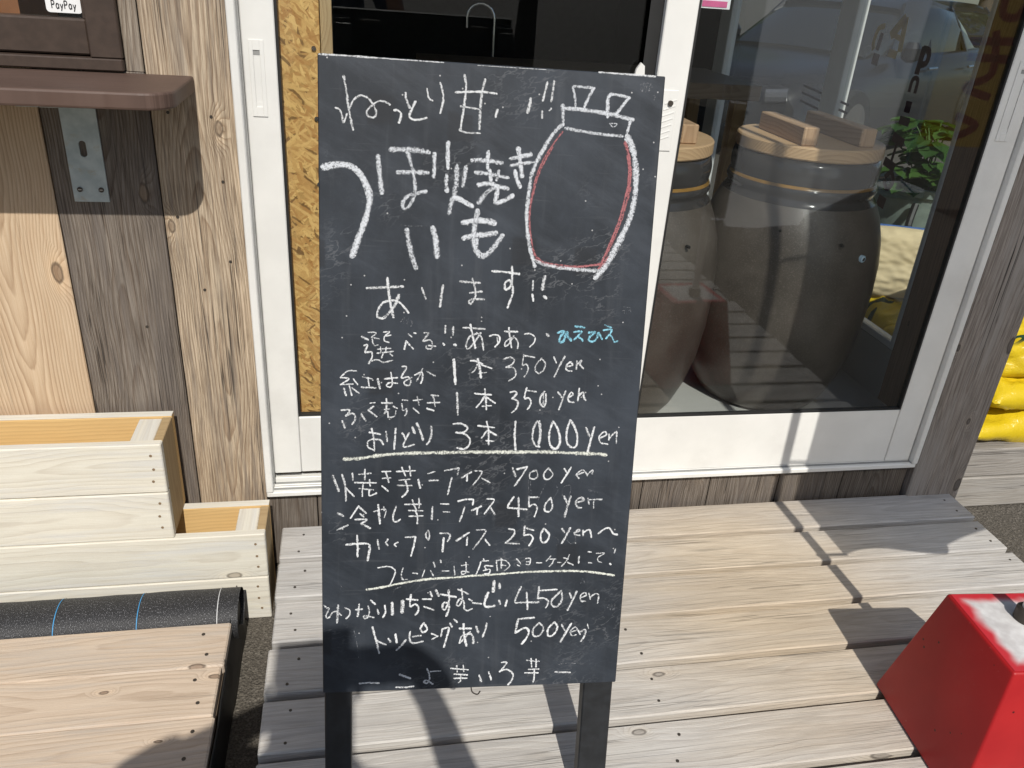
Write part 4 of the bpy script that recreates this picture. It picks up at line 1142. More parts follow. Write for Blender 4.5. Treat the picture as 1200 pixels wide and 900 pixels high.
2.9:3062,8561 3257,8584
2.9:3127,8531 3147,8675
2.9:3208,8545 3213,8677
3.0:3099,8717 3259,8716
3.0:3045,8774 3252,8782
3.0:3189,8720 3194,8842 3184,8935
3.6:3520,8777 3758,8794
@scuff
1.3:4165,207 4215,89 4195,214 4263,77 4244,211 4313,100 4282,200 4335,134
1.3:4160,127 4322,91
1.3:4354,258 4382,239 4368,311
1.2:4168,3075 4272,3083
1.2:4161,3126 4294,3112
1.2:4185,3165 4191,3109 4226,3164 4253,3107 4287,3163
1.3:4219,7665 4234,7751
1.3:4274,7741 4288,7645 4315,7753 4338,7635 4356,7754 4385,7647 4377,7766
1.3:4260,7687 4382,7701
1.0:1070,3370 1125,3290 1108,3387 1177,3315 1160,3394 1228,3331 1212,3420 1254,3339
1.2:2943,5637 2961,5834
1.2:2972,5657 2996,5854
1.2:3209,5658 3099,5954
1.2:3354,5717 3387,5797 3326,5916
1.2:3458,5877 3471,5748 3565,5718 3579,5798 3555,5897
3.9:3858,5799 4015,5830
1.2:3777,7292 3812,7219
1.2:3826,7293 3861,7210 3886,7295
1.2:3182,6542 3355,6524 3446,6597 3347,6760
1.2:3571,6578 3633,6641 3699,6601 3695,6519
1.2:145,7149 271,7252 307,7375
1.2:196,7393 234,7292 307,7334
1.2:1018,7392 1046,7321 1139,7282
1.3:3549,8657 3699,8629 3903,8648
1.0:452,7960 497,8181 523,8414
1.1:399,2395 520,2354 426,2525 538,2446
1.1:1059,2065 1208,2078 1471,2058
@edge
3.0:21,14 292,11 713,13
1.7:713,13 1571,14
3.0:3598,4 3977,6 4360,9
1.3:2008,21 2896,17
"""
secs = []
for ln in STROKES.strip().split('\n'):
    if ln[0] == '@': secs.append((ln[1:], []))
    else:
        w, pts = ln.split(':'); secs[-1][1].append((float(w)/1000, [tuple(float(q)/10000 for q in p.split(',')) for p in pts.split()]))
fb = lambda u, v, d: BP(u, v, .00025+d)
for nm, sts in secs:
    mat = {'line2': 'chalk_broad', 'line3': 'chalk_broad', 'potred': 'chalk_red', 'blue': 'chalk_blue', 'scuff': 'chalk_faint', 'rule1': 'chalk_warm', 'rule2': 'chalk_warm', 'pot': 'chalk_broad'}.get(nm, 'chalk')
    b = MB()
    for i, (w, pts) in enumerate(sts):
        stroke2(b, pts, w*{'chalk': .87, 'chalk_red': 1.3, 'chalk_broad': 1.08}.get(mat, 1.0), fb, k=6, z=(i % 14)*.00003, jit=.5, col=(rng.uniform(.5, 1.0),)*3)
    on = {'pot': 'chalk_drawing', 'potred': 'chalk_outline', 'rule1': 'chalk_rule', 'rule2': 'chalk_rule', 'scuff': 'chalk_smudge', 'edge': 'edge_scuff'}.get(nm, 'chalk_lettering')
    o = b.build(on, M[mat], sign)
    if nm == 'blue': o['label'] = 'pale blue chalk word'
    if nm == 'potred': o['label'] = 'red chalk outline inside the drawn pot'

# ------------------------------------------------------------------ red banner base, pole and banner
base = thing('weight_block', 'red painted block with worn white top holding a banner pole', 'banner weight', (1.12, -.77, 0))
Bq = [Vector(p) for p in ((1.000, -.622, .001), (.978, -.895, .001), (1.240, -.917, .001), (1.262, -.644, .001))]
Tq = [Vector(p) for p in ((1.021, -.681, .285), (1.006, -.866, .285), (1.200, -.882, .285), (1.215, -.697, .285))]
bm = bmesh.new(); vb = [bm.verts.new(p) for p in Bq]; vt = [bm.verts.new(p) for p in Tq]
bm.faces.new(vb[::-1]); bm.faces.new(vt)
for i in range(4): bm.faces.new((vb[i], vb[(i+1) % 4], vt[(i+1) % 4], vt[i]))
bmesh.ops.recalc_face_normals(bm, faces=bm.faces)
ed = [e for e in bm.edges if (e.verts[0] in vb) != (e.verts[1] in vb)]
bmesh.ops.bevel(bm, geom=bm.edges[:], offset=.005, segments=3, affect='EDGES', profile=.5)
bmesh.ops.translate(bm, vec=tuple(-base.location), verts=bm.verts)
me = bpy.data.meshes.new('block'); bm.to_mesh(me); bm.free(); me.materials.append(M['red'])
me.polygons.foreach_set('use_smooth', [True]*len(me.polygons)); me.set_sharp_from_angle(angle=R_(35))
bo = bpy.data.objects.new('block', me); COL.objects.link(bo); bo.parent = base
b = MB(); cT = sum(Tq, Vector())/4; n = 12; vs = []; uv = []; fs_ = []
for i in range(n+1):
    for j in range(n+1):
        a, c_ = i/n, j/n; p = (Tq[0]*(1-a)+Tq[1]*a)*(1-c_)+(Tq[3]*(1-a)+Tq[2]*a)*c_; p = cT+(p-cT)*.955; vs.append((p.x, p.y, .2856)); uv.append((a*2-1, c_*2-1))
for i in range(n):
    for j in range(n): fs_.append((i*(n+1)+j, (i+1)*(n+1)+j, (i+1)*(n+1)+j+1, i*(n+1)+j+1))
b.idx(vs, fs_, uv); b.build('top_plate', M['worn'], base)
PX, PY = 1.118, -.757
b = MB(); b.lathe([(.020, 0), (.020, .02), (.016, .024)], (PX, PY, .2862), 20); b.build('socket', M['dark_metal'], base, smooth=40)
pole = thing('banner_pole', 'white pole of the pale banner standing in the red base', 'banner', (PX, PY, .29))
b = MB(); b.tube([(PX, PY, .29), (PX-.012, PY, 1.2), (PX-.03, PY, 2.45)], [.0125, .0125, .010], 12); b.tube([(PX-.03, PY, 2.42), (PX+.58, PY, 2.42)], .006, 8); b.build('pole', M['paper'], pole, smooth=50)
def banner(x0, y0, w, z0, z1, amp, ang, mat, parent, curl=False):
    b = MB(); vs = []; uv = []; fs_ = []; n, m = 28, 40
    for j in range(m+1):
        for i in range(n+1):
            a, h = i/n, j/m; z = z0+(z1-z0)*h+((0 if a < .55 else .03+.22*(a-.55))*max(0, 1-h*6) if curl else 0); k = amp*(1-h*.75)
            off = k*math.sin(a*5.2+h*2.1+.6)+k*.4*math.sin(a*11+h*5); dx = a*w*(1-.08*(1-h)); vs.append((x0+dx*math.cos(ang)-off*math.sin(ang), y0+dx*math.sin(ang)+off*math.cos(ang), z)); uv.append((a*w, z))
    for j in range(m):
        for i in range(n): fs_.append((j*(n+1)+i, j*(n+1)+i+1, (j+1)*(n+1)+i+1, (j+1)*(n+1)+i))
    b.idx(vs, fs_, uv); o = b.build('banner_cloth', mat, parent, smooth=80); return o
bc = banner(1.170, PY, .56, .528, 2.40, .022, R_(0), M['flag'], pole, True)
for k in range(6):
    b = MB(); z = .545+k*.36; b.tube([(1.1785, PY-.002, z), (PX-.02, PY-.002, z+.004)], .004, 6); b.build('loop', M['flag'], bc)
yp = thing('yellow_banner', 'yellow banner with red lettering standing out on the car park', 'banner', (4.15, -4.0, -.13))
b = MB(); b.tube([(4.15, -4.0, -.13), (4.15, -4.0, 2.6)], .012, 10); b.lathe([(.18, 0), (.18, .05), (.03, .09)], (4.15, -4.0, -.13), 20); b.build('pole', M['paper'], yp)
banner(4.17, -4.0, .60, .25, 2.2, .05, R_(15), M['flag_yellow'], yp)
b = MB(); c15, s15 = math.cos(R_(15)), math.sin(R_(15))
fy = lambda a, z, d: (4.17+a*c15-.075*s15, -4.0+a*s15+.085*c15+d, z)
for st in ([(.16, 1.95), (.16, 1.72), (.22, 1.66)], [(.42, 1.9), (.44, 1.72)], [(.2, 1.45), (.42, 1.45)], [(.2, 1.35), (.44, 1.35)], [(.33, 1.55), (.30, 1.2), (.40, 1.15), (.46, 1.25)], [(.14, .98), (.46, 1.0)], [(.16, .88), (.46, .88)], [(.3, 1.06), (.36, .78), (.2, .68), (.4, .62)], [(.2, .48), (.36, .42), (.24, .33)]):
    stroke2(b, st, .055, fy, taper=False)
b.build('lettering', M['flag_red'], yp)

# ------------------------------------------------------------------ right side: timber edging, bags, sack, pot with plant
for (x_, y_, z_, h_, lab, cc) in ((1.655, .088, -.128, .105, 'grey timber sleeper lying on the asphalt, lower of the two beside the post', (.36, .34, .31)), (1.66, .091, -.021, .095, 'grey timber sleeper on top of another, directly under the yellow bags', (.33, .31, .285))):
    b = MB(); b.plank((x_, y_, z_), (1, 0, 0), (0, 0, 1), (0, 1, 0), 2.4, h_, .08, cc, .004); o = tag(b.build('timber_sleeper', M['deck']), lab, 'timber sleeper', 'grey sleepers beside the post')
    dots('nail', [(x_+.045, y_, z_+.03), (x_+.05, y_, z_+.07)], .0036, M['dark_metal'], o, 'y')
b = MB(); b.box((1.66, .175, -.128), (4.0, 1.35, .050), (.3, .28, .25), .003); tag(b.build('raised_bed', M['deck']), 'raised timber staging behind the grey sleepers carrying the yellow bags', 'staging')
def bag(c, L, W, H, seed, upright=False, tilt=0.0, rz=0.0, nx=64, ny=48, wk=1.0):
    vs = []; uv = []; fs_ = []; off = 0
    for side in (1, -1):
        for i in range(nx+1):
            for j in range(ny+1):
                u, v = 2*i/nx-1, 2*j/ny-1
                e = (1-abs(u)**4.5)*(1-abs(v)**4.5); h = H*.5*max(e, 0)**.42
                wr = (vnoise(u*4+seed, v*4, seed)-.5)*.030+(vnoise(u*9+v*3, v*9+seed, seed+1)-.5)*.022+(vnoise(u*21, v*15+seed, seed+2)-.5)*.010+.006*math.sin(u*16+3*v+seed)*abs(u)**2
                h2 = h+wk*wr*min(1, e*3)
                uu = u*(1-.03*vnoise(v*3, seed, 2)); vv = v*(1-.05*vnoise(u*3, seed, 4))
                vs.append((uu*L/2, vv*W/2, side*h2)); uv.append((u*L/2+L/2+seed, (v*W/2+W/2) if side > 0 else v*W/2+W/2))
        for i in range(nx):
            for j in range(ny):
                a = off+i*(ny+1)+j; fs_.append((a, a+ny+1, a+ny+2, a+1))
        off += (nx+1)*(ny+1)
    Mx = Matrix.Translation(Vector(c)) @ Matrix.Rotation(rz, 4, 'Z') @ (Matrix.Rotation(R_(90)+tilt, 4, 'X') if upright else Matrix.Rotation(tilt, 4, 'X'))
    b = MB(); b.idx([tuple(Mx @ Vector(p)) for p in vs], fs_, uv); return b
bags = [((2.12, .375, .112), .78, .56, .115, 1.3, False, 0, 0, 'yellow plastic bag lying at the bottom of the pile beside the post', 'plastic bag'),
        ((2.14, .39, .215), .76, .55, .125, 4.7, False, 0, .03, 'yellow plastic bag lying second from the bottom in the pile', 'plastic bag'),
        ((2.13, .27, .480), .76, .50, .16, 9.1, True, R_(-14), -.02, 'yellow plastic bag with green print leaning upright on the pile', 'plastic bag'),
        ((2.06, .84, .20), .62, .42, .15, 15.2, False, 0, .1, 'yellow plastic bag lying behind the pile under the beige sack', 'plastic bag')]
for (c_, L_, W2, H2, sd_, up2, tl, rz_, lab, cat) in bags:
    tag(bag(c_, L_, W2, H2, sd_, up2, tl, rz_).build('soil_bag', M['yellow'], smooth=70), lab, cat, 'yellow soil bags beside the shop')
sk = thing('beige_sack', 'beige sack with blue hem standing on the yellow bags behind the side glass', 'sack', (1.91, .80, .27))
b = bag((1.91, .79, .395), .46, .26, .13, 22.0, True, R_(-8), -.35, wk=.35); b.build('sack_body', M['sack'], sk, smooth=70)
b = MB(); b.tube([Vector((1.91, .80, .515))+Vector((math.cos(-.35), math.sin(-.35), 0))*k for k in (-.225, -.1, 0, .1, .225)], .008, 8); b.build('hem', M['blue_band'], sk)
pt = thing('plant_pot', 'grey green plastic pot with a leafy plant behind the side glass', 'potted plant', (2.12, 1.02, .20))
b = MB(); b.lathe([(.15, 0.0), (.165, .12), (.20, .33), (.212, .335), (.215, .36), (.20, .362), (.19, .33)], (2.06, 1.05, .27), 40, cap1=False); b.build('pot', M['planter_plastic'], pt, smooth=40)
b = MB(); b.lathe([(.001, 0), (.19, 0)], (2.06, 1.05, .60), 30, cap0=False, cap1=False); b.build('soil', M['soil'], pt)
b = MB()
for k in (-1, 1):
    P = [Vector((2.06-.13, 1.05-.165, .58)), Vector((2.06-.16, 1.05-.20, .50)), Vector((2.06-.13, 1.05-.20, .40)), Vector((2.06-.04, 1.05-.205, .36))]
b.tube(smoothline(P, 6), .012, 8); b.build('carry_handle', M['black_sheet'], pt)
def leafblade(mb, c, d, nrm, L, W, col):
    d = d.normalized(); s_ = d.cross(nrm).normalized(); n2 = s_.cross(d); vs = []; rows = 6
    for i in range(rows+1):
        t = i/rows; w = W*math.sin(math.pi*min(1, t*.93+.05))**.7*(1+.10*(i % 2)); p = c+d*L*t-n2*(.22*L*t*t)
        vs += [p-s_*w*.5+n2*.12*W, p, p+s_*w*.5+n2*.12*W]
    fs_ = []
    for i in range(rows): a = i*3; fs_ += [(a, a+3, a+4, a+1), (a+1, a+4, a+5, a+2)]
    mb.idx([tuple(v) for v in vs], fs_, None, (col, col, col))
b = MB(); st_ = MB(); r2 = random.Random(3)
for k in range(44):
    a = r2.uniform(0, 6.283); rad = r2.uniform(.02, .19); h = r2.uniform(.06, .27); c0 = Vector((2.03, 1.0, .58)); p = c0+Vector((math.cos(a)*rad, math.sin(a)*rad, h))
    st_.tube(smoothline([c0+Vector((math.cos(a)*.03, math.sin(a)*.03, 0)), c0+Vector((math.cos(a)*rad*.5, math.sin(a)*rad*.5, h*.7)), p], 4), .0025, 5)
    for q in (-.9, 0, .9):
        dd = Vector((math.cos(a+q), math.sin(a+q), r2.uniform(-.35, .15))); leafblade(b, p, dd, Vector((0, 0, 1)), r2.uniform(.06, .10), r2.uniform(.05, .075), r2.random())
b.build('leaves', M['leaf'], pt, smooth=60); st_.build('stem', M['leaf'], pt)

# ------------------------------------------------------------------ inside: jars, bench, table, mat
def jar(cx, cy, label, plug):
    j = thing('roasting_jar', label, 'jar', (cx, cy, .10), 'stoneware roasting jars behind the glass')
    prof = [(.155, .0), (.178, .012), (.20, .045), (.226, .11), (.246, .19), (.256, .28), (.259, .37), (.256, .45), (.245, .52), (.226, .58), (.208, .618)]
    b = MB(); b.lathe(prof, (cx, cy, .10), 64, cap1=False); b.build('jar_body', M['stoneware'], j, smooth=60)
    b = MB(); b.lathe([(.2078, .618), (.197, .632), (.196, .638), (.201, .645), (.203, .654), (.199, .663), (.194, .667), (.1965, .680), (.1985, .694), (.1985, .706), (.196, .718), (.192, .730), (.180, .734)], (cx, cy, .10), 64, cap0=False); b.build('jar_neck', M['glaze'], j, smooth=60)
    b = MB(); b.lathe([(.1995, .6625), (.1975, .6665), (.1945, .6695)], (cx, cy, .1005), 64, cap0=False, cap1=False); b.v = [(cx+(v[0]-cx)*1.004, cy+(v[1]-cy)*1.004, v[2]) for v in b.v]; b.build('ring_highlight', M['amber'], j, smooth=60)  # amber band round the neck: a highlight line painted in colour
    if plug:
        for (ang, z, r_) in plug:
            b = MB(); d = Vector((math.sin(ang), -math.cos(ang), 0)); rr = .2535 if z < .66 else .235; p = Vector((cx, cy, z))+d*rr
            b.tube([p-d*.01, p+d*.0012], r_, 16); b.tube([p+d*.0012, p+d*.003], r_*.5, 12, mi=1); b.build('plug', [plain('pale_blue_plug', (.45, .60, .72), .3), M['chrome']] if r_ > .006 else [M['rubber'], M['rubber']], j)
    ld = MB(); n = 64; ld.lathe([(.191, .0), (.1945, .004), (.1945, .030), (.1915, .034)], (cx, cy, .8345), n, col=(.55, .37, .21))
    ld.uv = [[(v[0]*1.0+7.3+cx, v[1]+v[2]*.8) for v in [ld.v[i] for i in f]] for f in ld.f]
    lid = ld.build('lid', M['inner_wood'], j, smooth=30)
    for (dx, y0, y1) in ((-.085, -.150, .10), (.083, -.140, .155)):
        b = MB(); b.plank((cx+dx-.0215, cy+y0, .8688), (0, 1, 0), (1, 0, 0), (0, 0, 1), y1-y0, .043, .046, (.50, .33, .20), .003); b.build('lid_handle', M['inner_wood'], lid)
    return j
jar(1.226, .462, 'dark stoneware jar with wooden lid nearest the corner post, fully in view', [(.37, .60, .0095), (.05, .64, .004), (-.62, .66, .0035)])
jar(.722, .425, 'dark stoneware jar with wooden lid half hidden by the chalkboard', [(.35, .64, .004)])
tb = thing('interior_table', 'wooden work table at the back of the shop behind the jars', 'table', (1.0, 1.5, .1))
b = MB(); b.box((.25, 1.22, .855), (1.44, 1.75, .908), (.22, .15, .09), .003); b.build('tabletop', M['inner_wood'], tb)
for (x_, y_) in ((.28, 1.25), (1.36, 1.25), (.28, 1.68), (1.36, 1.68)): b = MB(); b.box((x_, y_, .1005), (x_+.05, y_+.05, .8545), (.26, .15, .05), .002, grain='z'); b.build('leg', M['inner_wood'], tb)
fc = thing('tap', 'slim silver gooseneck tap in the dark shop above the chalkboard', 'tap', (.62, 2.2, .9))
b = MB(); P = [(.62, 2.2, .80), (.62, 2.2, 1.02)]+[(.62-.06+.06*math.cos(R_(a)), 2.2, 1.02+.06*math.sin(R_(a))) for a in range(20, 200, 20)]+[(.50, 2.2, .98)]; b.tube(P, .008, 8); b.build('spout', M['chrome'], fc, smooth=60)
b = MB(); b.tube([(.62, 2.2, .8), (.62, 2.2, .83)], .022, 12); b.build('tap_base', M['chrome'], fc)
sk2 = thing('sink_counter', 'dark counter along the back of the shop carrying the silver tap', 'counter', (.3, 2.5, .1))
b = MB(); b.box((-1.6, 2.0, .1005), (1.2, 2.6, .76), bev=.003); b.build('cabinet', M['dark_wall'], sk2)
b = MB(); b.box((-1.62, 1.98, .7605), (1.22, 2.62, .7995), bev=.002); b.build('worktop', plain('steel_worktop', (.2, .2, .2), .3, metal=.8), sk2)
cd = thing('price_card', 'small white card with pink print inside the glass high above the jars', 'card', (.73, .06, 1.2))
b = MB(); b.box((.690, .060, 1.176), (.752, .0615, 1.27), bev=0); b.build('card', M['paper'], cd)
b = MB(); b.box((.692, .0588, 1.179), (.745, .0596, 1.190), bev=0); b.build('print', M['pink'], cd)

# ------------------------------------------------------------------ car seen through the side glass
car = thing('parked_car', 'dark grey saloon car parked beyond the side window', 'car', (0, 0, 0))
def sect(x, hw, z0, z1, tw, n=6):
    """half-open rounded section, from left sill over the top to right sill"""
    P = []
    for i in range(-n, n+1):
        t = i/n; a = abs(t); sgn = 1 if t > 0 else -1
        if a > .5: k = (a-.5)/.5; P.append((x, sgn*(tw+(hw-tw)*math.sin(k*math.pi/2)), z1-(z1-z0)*(1-math.cos(k*math.pi/2)) if False else z0+(z1-z0)*math.cos(k*math.pi/2)**.6))
        else: P.append((x, sgn*tw*a/.5, z1+.015*(1-(a/.5)**2)))
    return P
def loft(mb, S, mi=0):
    n = len(S[0]); vs = [p for s_ in S for p in s_]; fs_ = [(i*n+j, (i+1)*n+j, (i+1)*n+j+1, i*n+j+1) for i in range(len(S)-1) for j in range(n-1)]
    fs_ += [tuple(range(n))[::-1], tuple(range((len(S)-1)*n, len(S)*n))]; mb.idx(vs, fs_, None, (1, 1, 1), mi)
b = MB()
loft(b, [sect(-2.22, .55, .30, .52, .40), sect(-2.15, .78, .22, .62, .55), sect(-1.8, .86, .18, .74, .66), sect(-1.2, .88, .18, .82, .70), sect(-.8, .88, .18, .87, .74), sect(.0, .885, .18, .88, .78), sect(1.0, .88, .18, .90, .76), sect(1.7, .86, .18, .92, .70), sect(2.12, .80, .22, .90, .62), sect(2.2, .62, .32, .80, .5)])
cb = b.build('body', M['car_paint'], car, smooth=50)
b = MB()
loft(b, [sect(-1.0, .70, .83, .875, .60), sect(-.45, .72, .83, 1.16, .56), sect(-.05, .73, .83, 1.31, .55), sect(.4, .73, .83, 1.335, .55), sect(.9, .72, .83, 1.29, .54), sect(1.35, .70, .83, 1.12, .54), sect(1.75, .66, .83, .93, .55)])
b.build('window', M['car_glass'], car, smooth=50)
b = MB()
loft(b, [sect(-.28, .60, 1.215, 1.262, .52), sect(-.05, .60, 1.27, 1.335, .53), sect(.4, .61, 1.28, 1.36, .54), sect(.9, .60, 1.255, 1.312, .52), sect(1.12, .58, 1.20, 1.236, .50)])
for x_, lean in ((.28, .0), (-.62, .42), (1.25, -.38)):
    for s_ in (-1, 1): b.tube([(x_, s_*.735, .86), (x_+lean*.6, s_*.655, 1.13), (x_+lean, s_*.585, 1.29)], .028, 6)
b.build('roof', M['car_paint'], car, smooth=50)
for x_ in (-1.35, 1.35):
    for s_ in (-1, 1):
        b = MB(); b.lathe([(.20, -.10), (.30, -.095), (.315, -.06), (.315, .06), (.30, .095), (.20, .10)], (0, 0, 0), 28); b.v = [(x_+v[0], s_*.80+v[2], .315+v[1]) for v in b.v]; wh = b.build('wheel', M['tyre'], car, smooth=40)
        b = MB(); b.lathe([(.05, -.1), (.205, -.098), (.205, .098), (.05, .1)], (0, 0, 0), 20); b.v = [(x_+v[0], s_*.801+v[2]*1.02, .315+v[1]) for v in b.v]; b.build('rim', M['chrome'], wh)
b = MB()
for x_ in (-.05, .95):
    for s_ in (-1, 1): b.tube([(x_, s_*.895, .77), (x_+.2, s_*.895, .775)], .014, 8)
b.build('door_handle', M['chrome'], car)
for s_ in (-1, 1):
    b = MB(); b.tube([(2.14, s_*.60, .72), (2.2, s_*.45, .72)], .06, 10); b.build('tail_light', M['tail'], car)
    b = MB(); b.tube([(-2.13, s_*.66, .58), (-2.19, s_*.50, .56)], .06, 10); b.build('headlight', M['lens'], car)
    b = MB(); b.lathe([(.03, -.09), (.08, -.06), (.085, .03), (.05, .08)], (-.62, s_*.93, .93), 14); b.build('mirror', M['car_paint'], car)
car.location = (4.9, 6.5, -.13); car.rotation_euler = (0, 0, R_(33))
car2 = copy_tree(car); car2.location = (10.2, 12.3, -.13); car2.rotation_euler = (0, 0, R_(100)); car2['label'] = 'dark grey car parked farther away across the car park'
for o in (car, car2): o['group'] = 'cars in the car park'

# ------------------------------------------------------------------ trees
def tree(x, y, h, cr, seed, label, nl=1500):
    r3 = random.Random(seed); t = thing('tree', label, 'tree', (x, y, -.13), 'trees round the car park')
    tr_ = MB(); lf = MB(); trunk_h = h*.42
    tr_.tube([(x, y, -.13), (x+.05, y, trunk_h*.5), (x-.03, y+.05, trunk_h), (x, y, h*.75)], [h*.035, h*.026, h*.02, h*.007], 10)
    cl = []
    for k in range(26):
        a = r3.uniform(0, 6.283); e = r3.uniform(-.3, 1.0); rr = cr*r3.uniform(.35, 1.0); c = Vector((x+math.cos(a)*rr, y+math.sin(a)*rr, h*.62+e*h*.36)); cl.append((c, cr*r3.uniform(.22, .42), r3.uniform(.1, .9)))
        if k < 10: s0 = Vector((x, y, trunk_h*r3.uniform(.6, 1.1))); tr_.tube([s0, (s0+c)/2+Vector((0, 0, .1)), c], [h*.012, h*.008, h*.003], 6)
    for i in range(nl):
        c, r_, tone = r3.choice(cl); d = Vector((r3.gauss(0, 1), r3.gauss(0, 1), r3.gauss(0, .8))).normalized(); p = c+d*r_*r3.uniform(.3, 1.05)
        nn = (d+Vector((r3.uniform(-.8, .8), r3.uniform(-.8, .8), r3.uniform(-.3, 1)))).normalized(); a1 = nn.cross(Vector((0, 0, 1))+Vector((.01, 0, 0))).normalized(); a2 = nn.cross(a1); s_ = r3.uniform(.10, .19)*h/5
        k = min(1, max(0, tone+r3.uniform(-.3, .3))); lf.face([p-a1*s_, p-a2*s_*.55, p+a1*s_, p+a2*s_*.55], None, (k, k, k))
    tr_.build('trunk', M['bark'], t, smooth=60); lf.build('crown', M['foliage'], t)
tree(7.0, 15.5, 5.5, 1.9, 1, 'leafy tree beyond the parked cars, nearest the shop side window')
tree(3.6, 13.5, 4.8, 1.6, 2, 'smaller leafy tree beyond the car park just behind the shop')
tree(14.5, 17.0, 6.0, 2.2, 3, 'tallest leafy tree beyond the parked cars at the far end of the ground')
tree(2.5, -11.0, 5.0, 2.0, 4, 'leafy tree across the open ground, straight opposite the chalkboard')
tree(8.5, -12.5, 5.6, 2.2, 5, 'leafy tree across the open ground behind the yellow banner')
tree(-5.0, -12.0, 5.0, 2.0, 6, 'leafy tree across the open ground facing the planters, standing alone')

# ------------------------------------------------------------------ person taking the photograph
PLIFT = lambda p: p
per = thing('person', 'person in navy shirt and grey trousers holding up a phone before the chalkboard', 'person', (-.1, -1.98, -.13))
SH = (-.075, -1.93)
def skin_mesh(name, nodes, edges, mat, root=0, sub=2):
    me = bpy.data.meshes.new(name); off = base_of(per)
    me.from_pydata([tuple(Vector(PLIFT(n[0]))-off) for n in nodes], edges, []); o = bpy.data.objects.new(name, me); COL.objects.link(o); o.parent = per
    sm = o.modifiers.new('skin', 'SKIN'); sm.use_smooth_shade = True; sl_ = me.skin_vertices[0].data
    for i, n in enumerate(nodes): r_ = n[1]; sl_[i].radius = (r_, r_) if not isinstance(r_, tuple) else r_; sl_[i].use_root = (i == root)
    sb = o.modifiers.new('sub', 'SUBSURF'); sb.levels = sub; sb.render_levels = sub; me.materials.append(mat); return o
N = []; E = []
def nd(p, r_, par=None):
    N.append((p, r_)); i = len(N)-1
    if par is not None: E.append((par, i))
    return i
pel = nd((-.09, -2.02, .80), (.15, .11)); wst = nd((-.085, -2.01, .98), (.135, .10), pel); che = nd((-.085, -1.985, 1.11), (.15, .105), wst); nb = nd((-.078, -1.955, 1.265), .062, che)
nk = nd((-.074, -1.93, 1.335), .050, nb); hd0 = nd((-.07, -1.915, 1.395), .066, nk); hd1 = nd((-.066, -1.915, 1.475), .084, hd0); hd2 = nd((-.07, -1.92, 1.535), .060, hd1); nd((-.07, -1.92, 1.572), .030, hd2); nose = nd((-.07, -1.83, 1.448), .016, hd1)
def arm(sh, el, wr_, hand, curl, sgn):
    s0 = nd(sh, .058, nb); e0 = nd(el, .042, s0); w0 = nd(wr_, .027, e0); h0 = nd(hand, (.030, .020), w0)
    for k in range(4):
        a = Vector(hand)+Vector((0, .012, .018-.017*k)); m1 = a+Vector((sgn*.03, .022, .0)); m2 = m1+Vector((sgn*.012+curl*.01, -.022, 0)); f0 = nd(a, .0095, h0); f1 = nd(m1, .0085, f0); nd(m2, .0075, f1)
    t0 = nd(Vector(hand)+Vector((sgn*.012, -.012, .03)), .010, h0); nd(Vector(hand)+Vector((sgn*.034, -.022, .038)), .008, t0)
arm((.110, -1.95, 1.18), (.205, -1.77, .93), (.142, -1.715, 1.195), (.108, -1.70, 1.262), 1, -1)
arm((-.262, -1.94, 1.275), (-.375, -1.80, 1.15), (-.125, -1.715, 1.215), (-.088, -1.70, 1.262), -1, 1)
for s_ in (-1, 1):
    hp = nd((-.09+s_*.085, -2.02, .70), .085, pel); kn = nd((-.09+s_*.10, -2.0, .34), .058, hp); an = nd((-.09+s_*.11, -2.03, -.045), .036, kn); nd((-.09+s_*.125, -1.92, -.095), .034, an)
skin_mesh('body', N, E, M['skin'])
def garment(name, pts, edges, mat): return skin_mesh(name, pts, edges, mat)
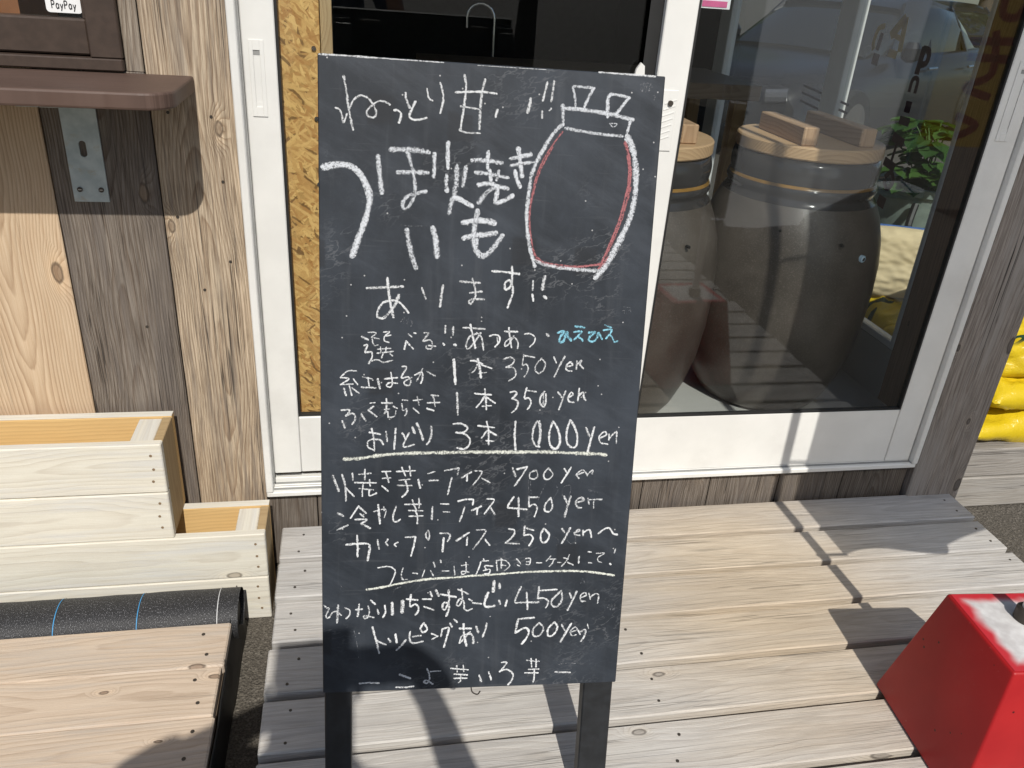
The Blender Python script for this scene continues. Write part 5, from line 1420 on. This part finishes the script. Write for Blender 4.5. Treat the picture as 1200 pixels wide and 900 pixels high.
garment('shirt', [((-.085, -2.012, .90), (.155, .122)), ((-.085, -1.985, 1.10), (.168, .122)), ((-.078, -1.955, 1.25), (.072, .072)), ((.110, -1.95, 1.18), .068), ((.205, -1.77, .93), .046), ((.178, -1.747, 1.03), .036), ((-.262, -1.94, 1.275), .070), ((-.375, -1.80, 1.15), .052), ((-.27, -1.755, 1.185), .042)], [(0, 1), (1, 2), (2, 3), (3, 4), (4, 5), (2, 6), (6, 7), (7, 8)], M['shirt'])
tp = [((-.09, -2.02, .87), (.16, .125)), ((-.09, -2.02, .78), (.165, .125))]; te = [(0, 1)]
for s_ in (-1, 1): k = len(tp); tp += [((-.09+s_*.088, -2.02, .68), .097), ((-.09+s_*.10, -2.0, .34), .073), ((-.09+s_*.11, -2.03, -.03), .060)]; te += [(1, k), (k, k+1), (k+1, k+2)]
garment('trousers', tp, te, M['trouser'])
garment('hair', [((-.07, -1.948, 1.475), .074), ((-.07, -1.933, 1.535), .070), ((-.07, -1.955, 1.41), .052), ((-.07, -1.930, 1.580), .034)], [(0, 1), (0, 2), (1, 3)], M['hair'])
for s_ in (-1, 1):
    b = MB(); cx = -.09+s_*.128; b.lathe([(.001, -.055), (.04, -.055), (.046, -.03), (.035, 0), (.001, .01)], (0, 0, 0), 16); b.v = [(cx+v[0], -1.95+v[1]*2.6, -.073+v[2]) for v in b.v]; b.build('shoe', M['black_paint'], per, smooth=60)
    b = MB(); ex_ = -.07+s_*.030; b.lathe([(.001, -.009), (.008, -.004), (.008, .004), (.001, .009)], (ex_, -1.842, 1.462), 10); b.v = [PLIFT(v) for v in b.v]; b.build('eye', M['ink'], per, smooth=60)
    b = MB(); b.lathe([(.001, -.03), (.013, -.02), (.016, .01), (.001, .03)], (0, 0, 0), 10); b.v = [(-.07+s_*.082+v[0]*.5, -1.918+v[1], 1.455+v[2]) for v in b.v]; b.v = [PLIFT(v) for v in b.v]; b.build('ear', M['skin'], per, smooth=60)
b = MB(); b.tube([(-.092, -1.850, 1.412), (-.07, -1.846, 1.409), (-.048, -1.850, 1.412)], .006, 6); b.v = [PLIFT(v) for v in b.v]; b.build('mouth', M['flag_red'], per, smooth=60)
ph = MB(); ph.box((-.068, -1.674, 1.212), (.086, -1.666, 1.290), bev=.003); ph = ph.build('phone', M['phone']); tag(ph, 'dark phone held up in front of the person facing the shop', 'phone')
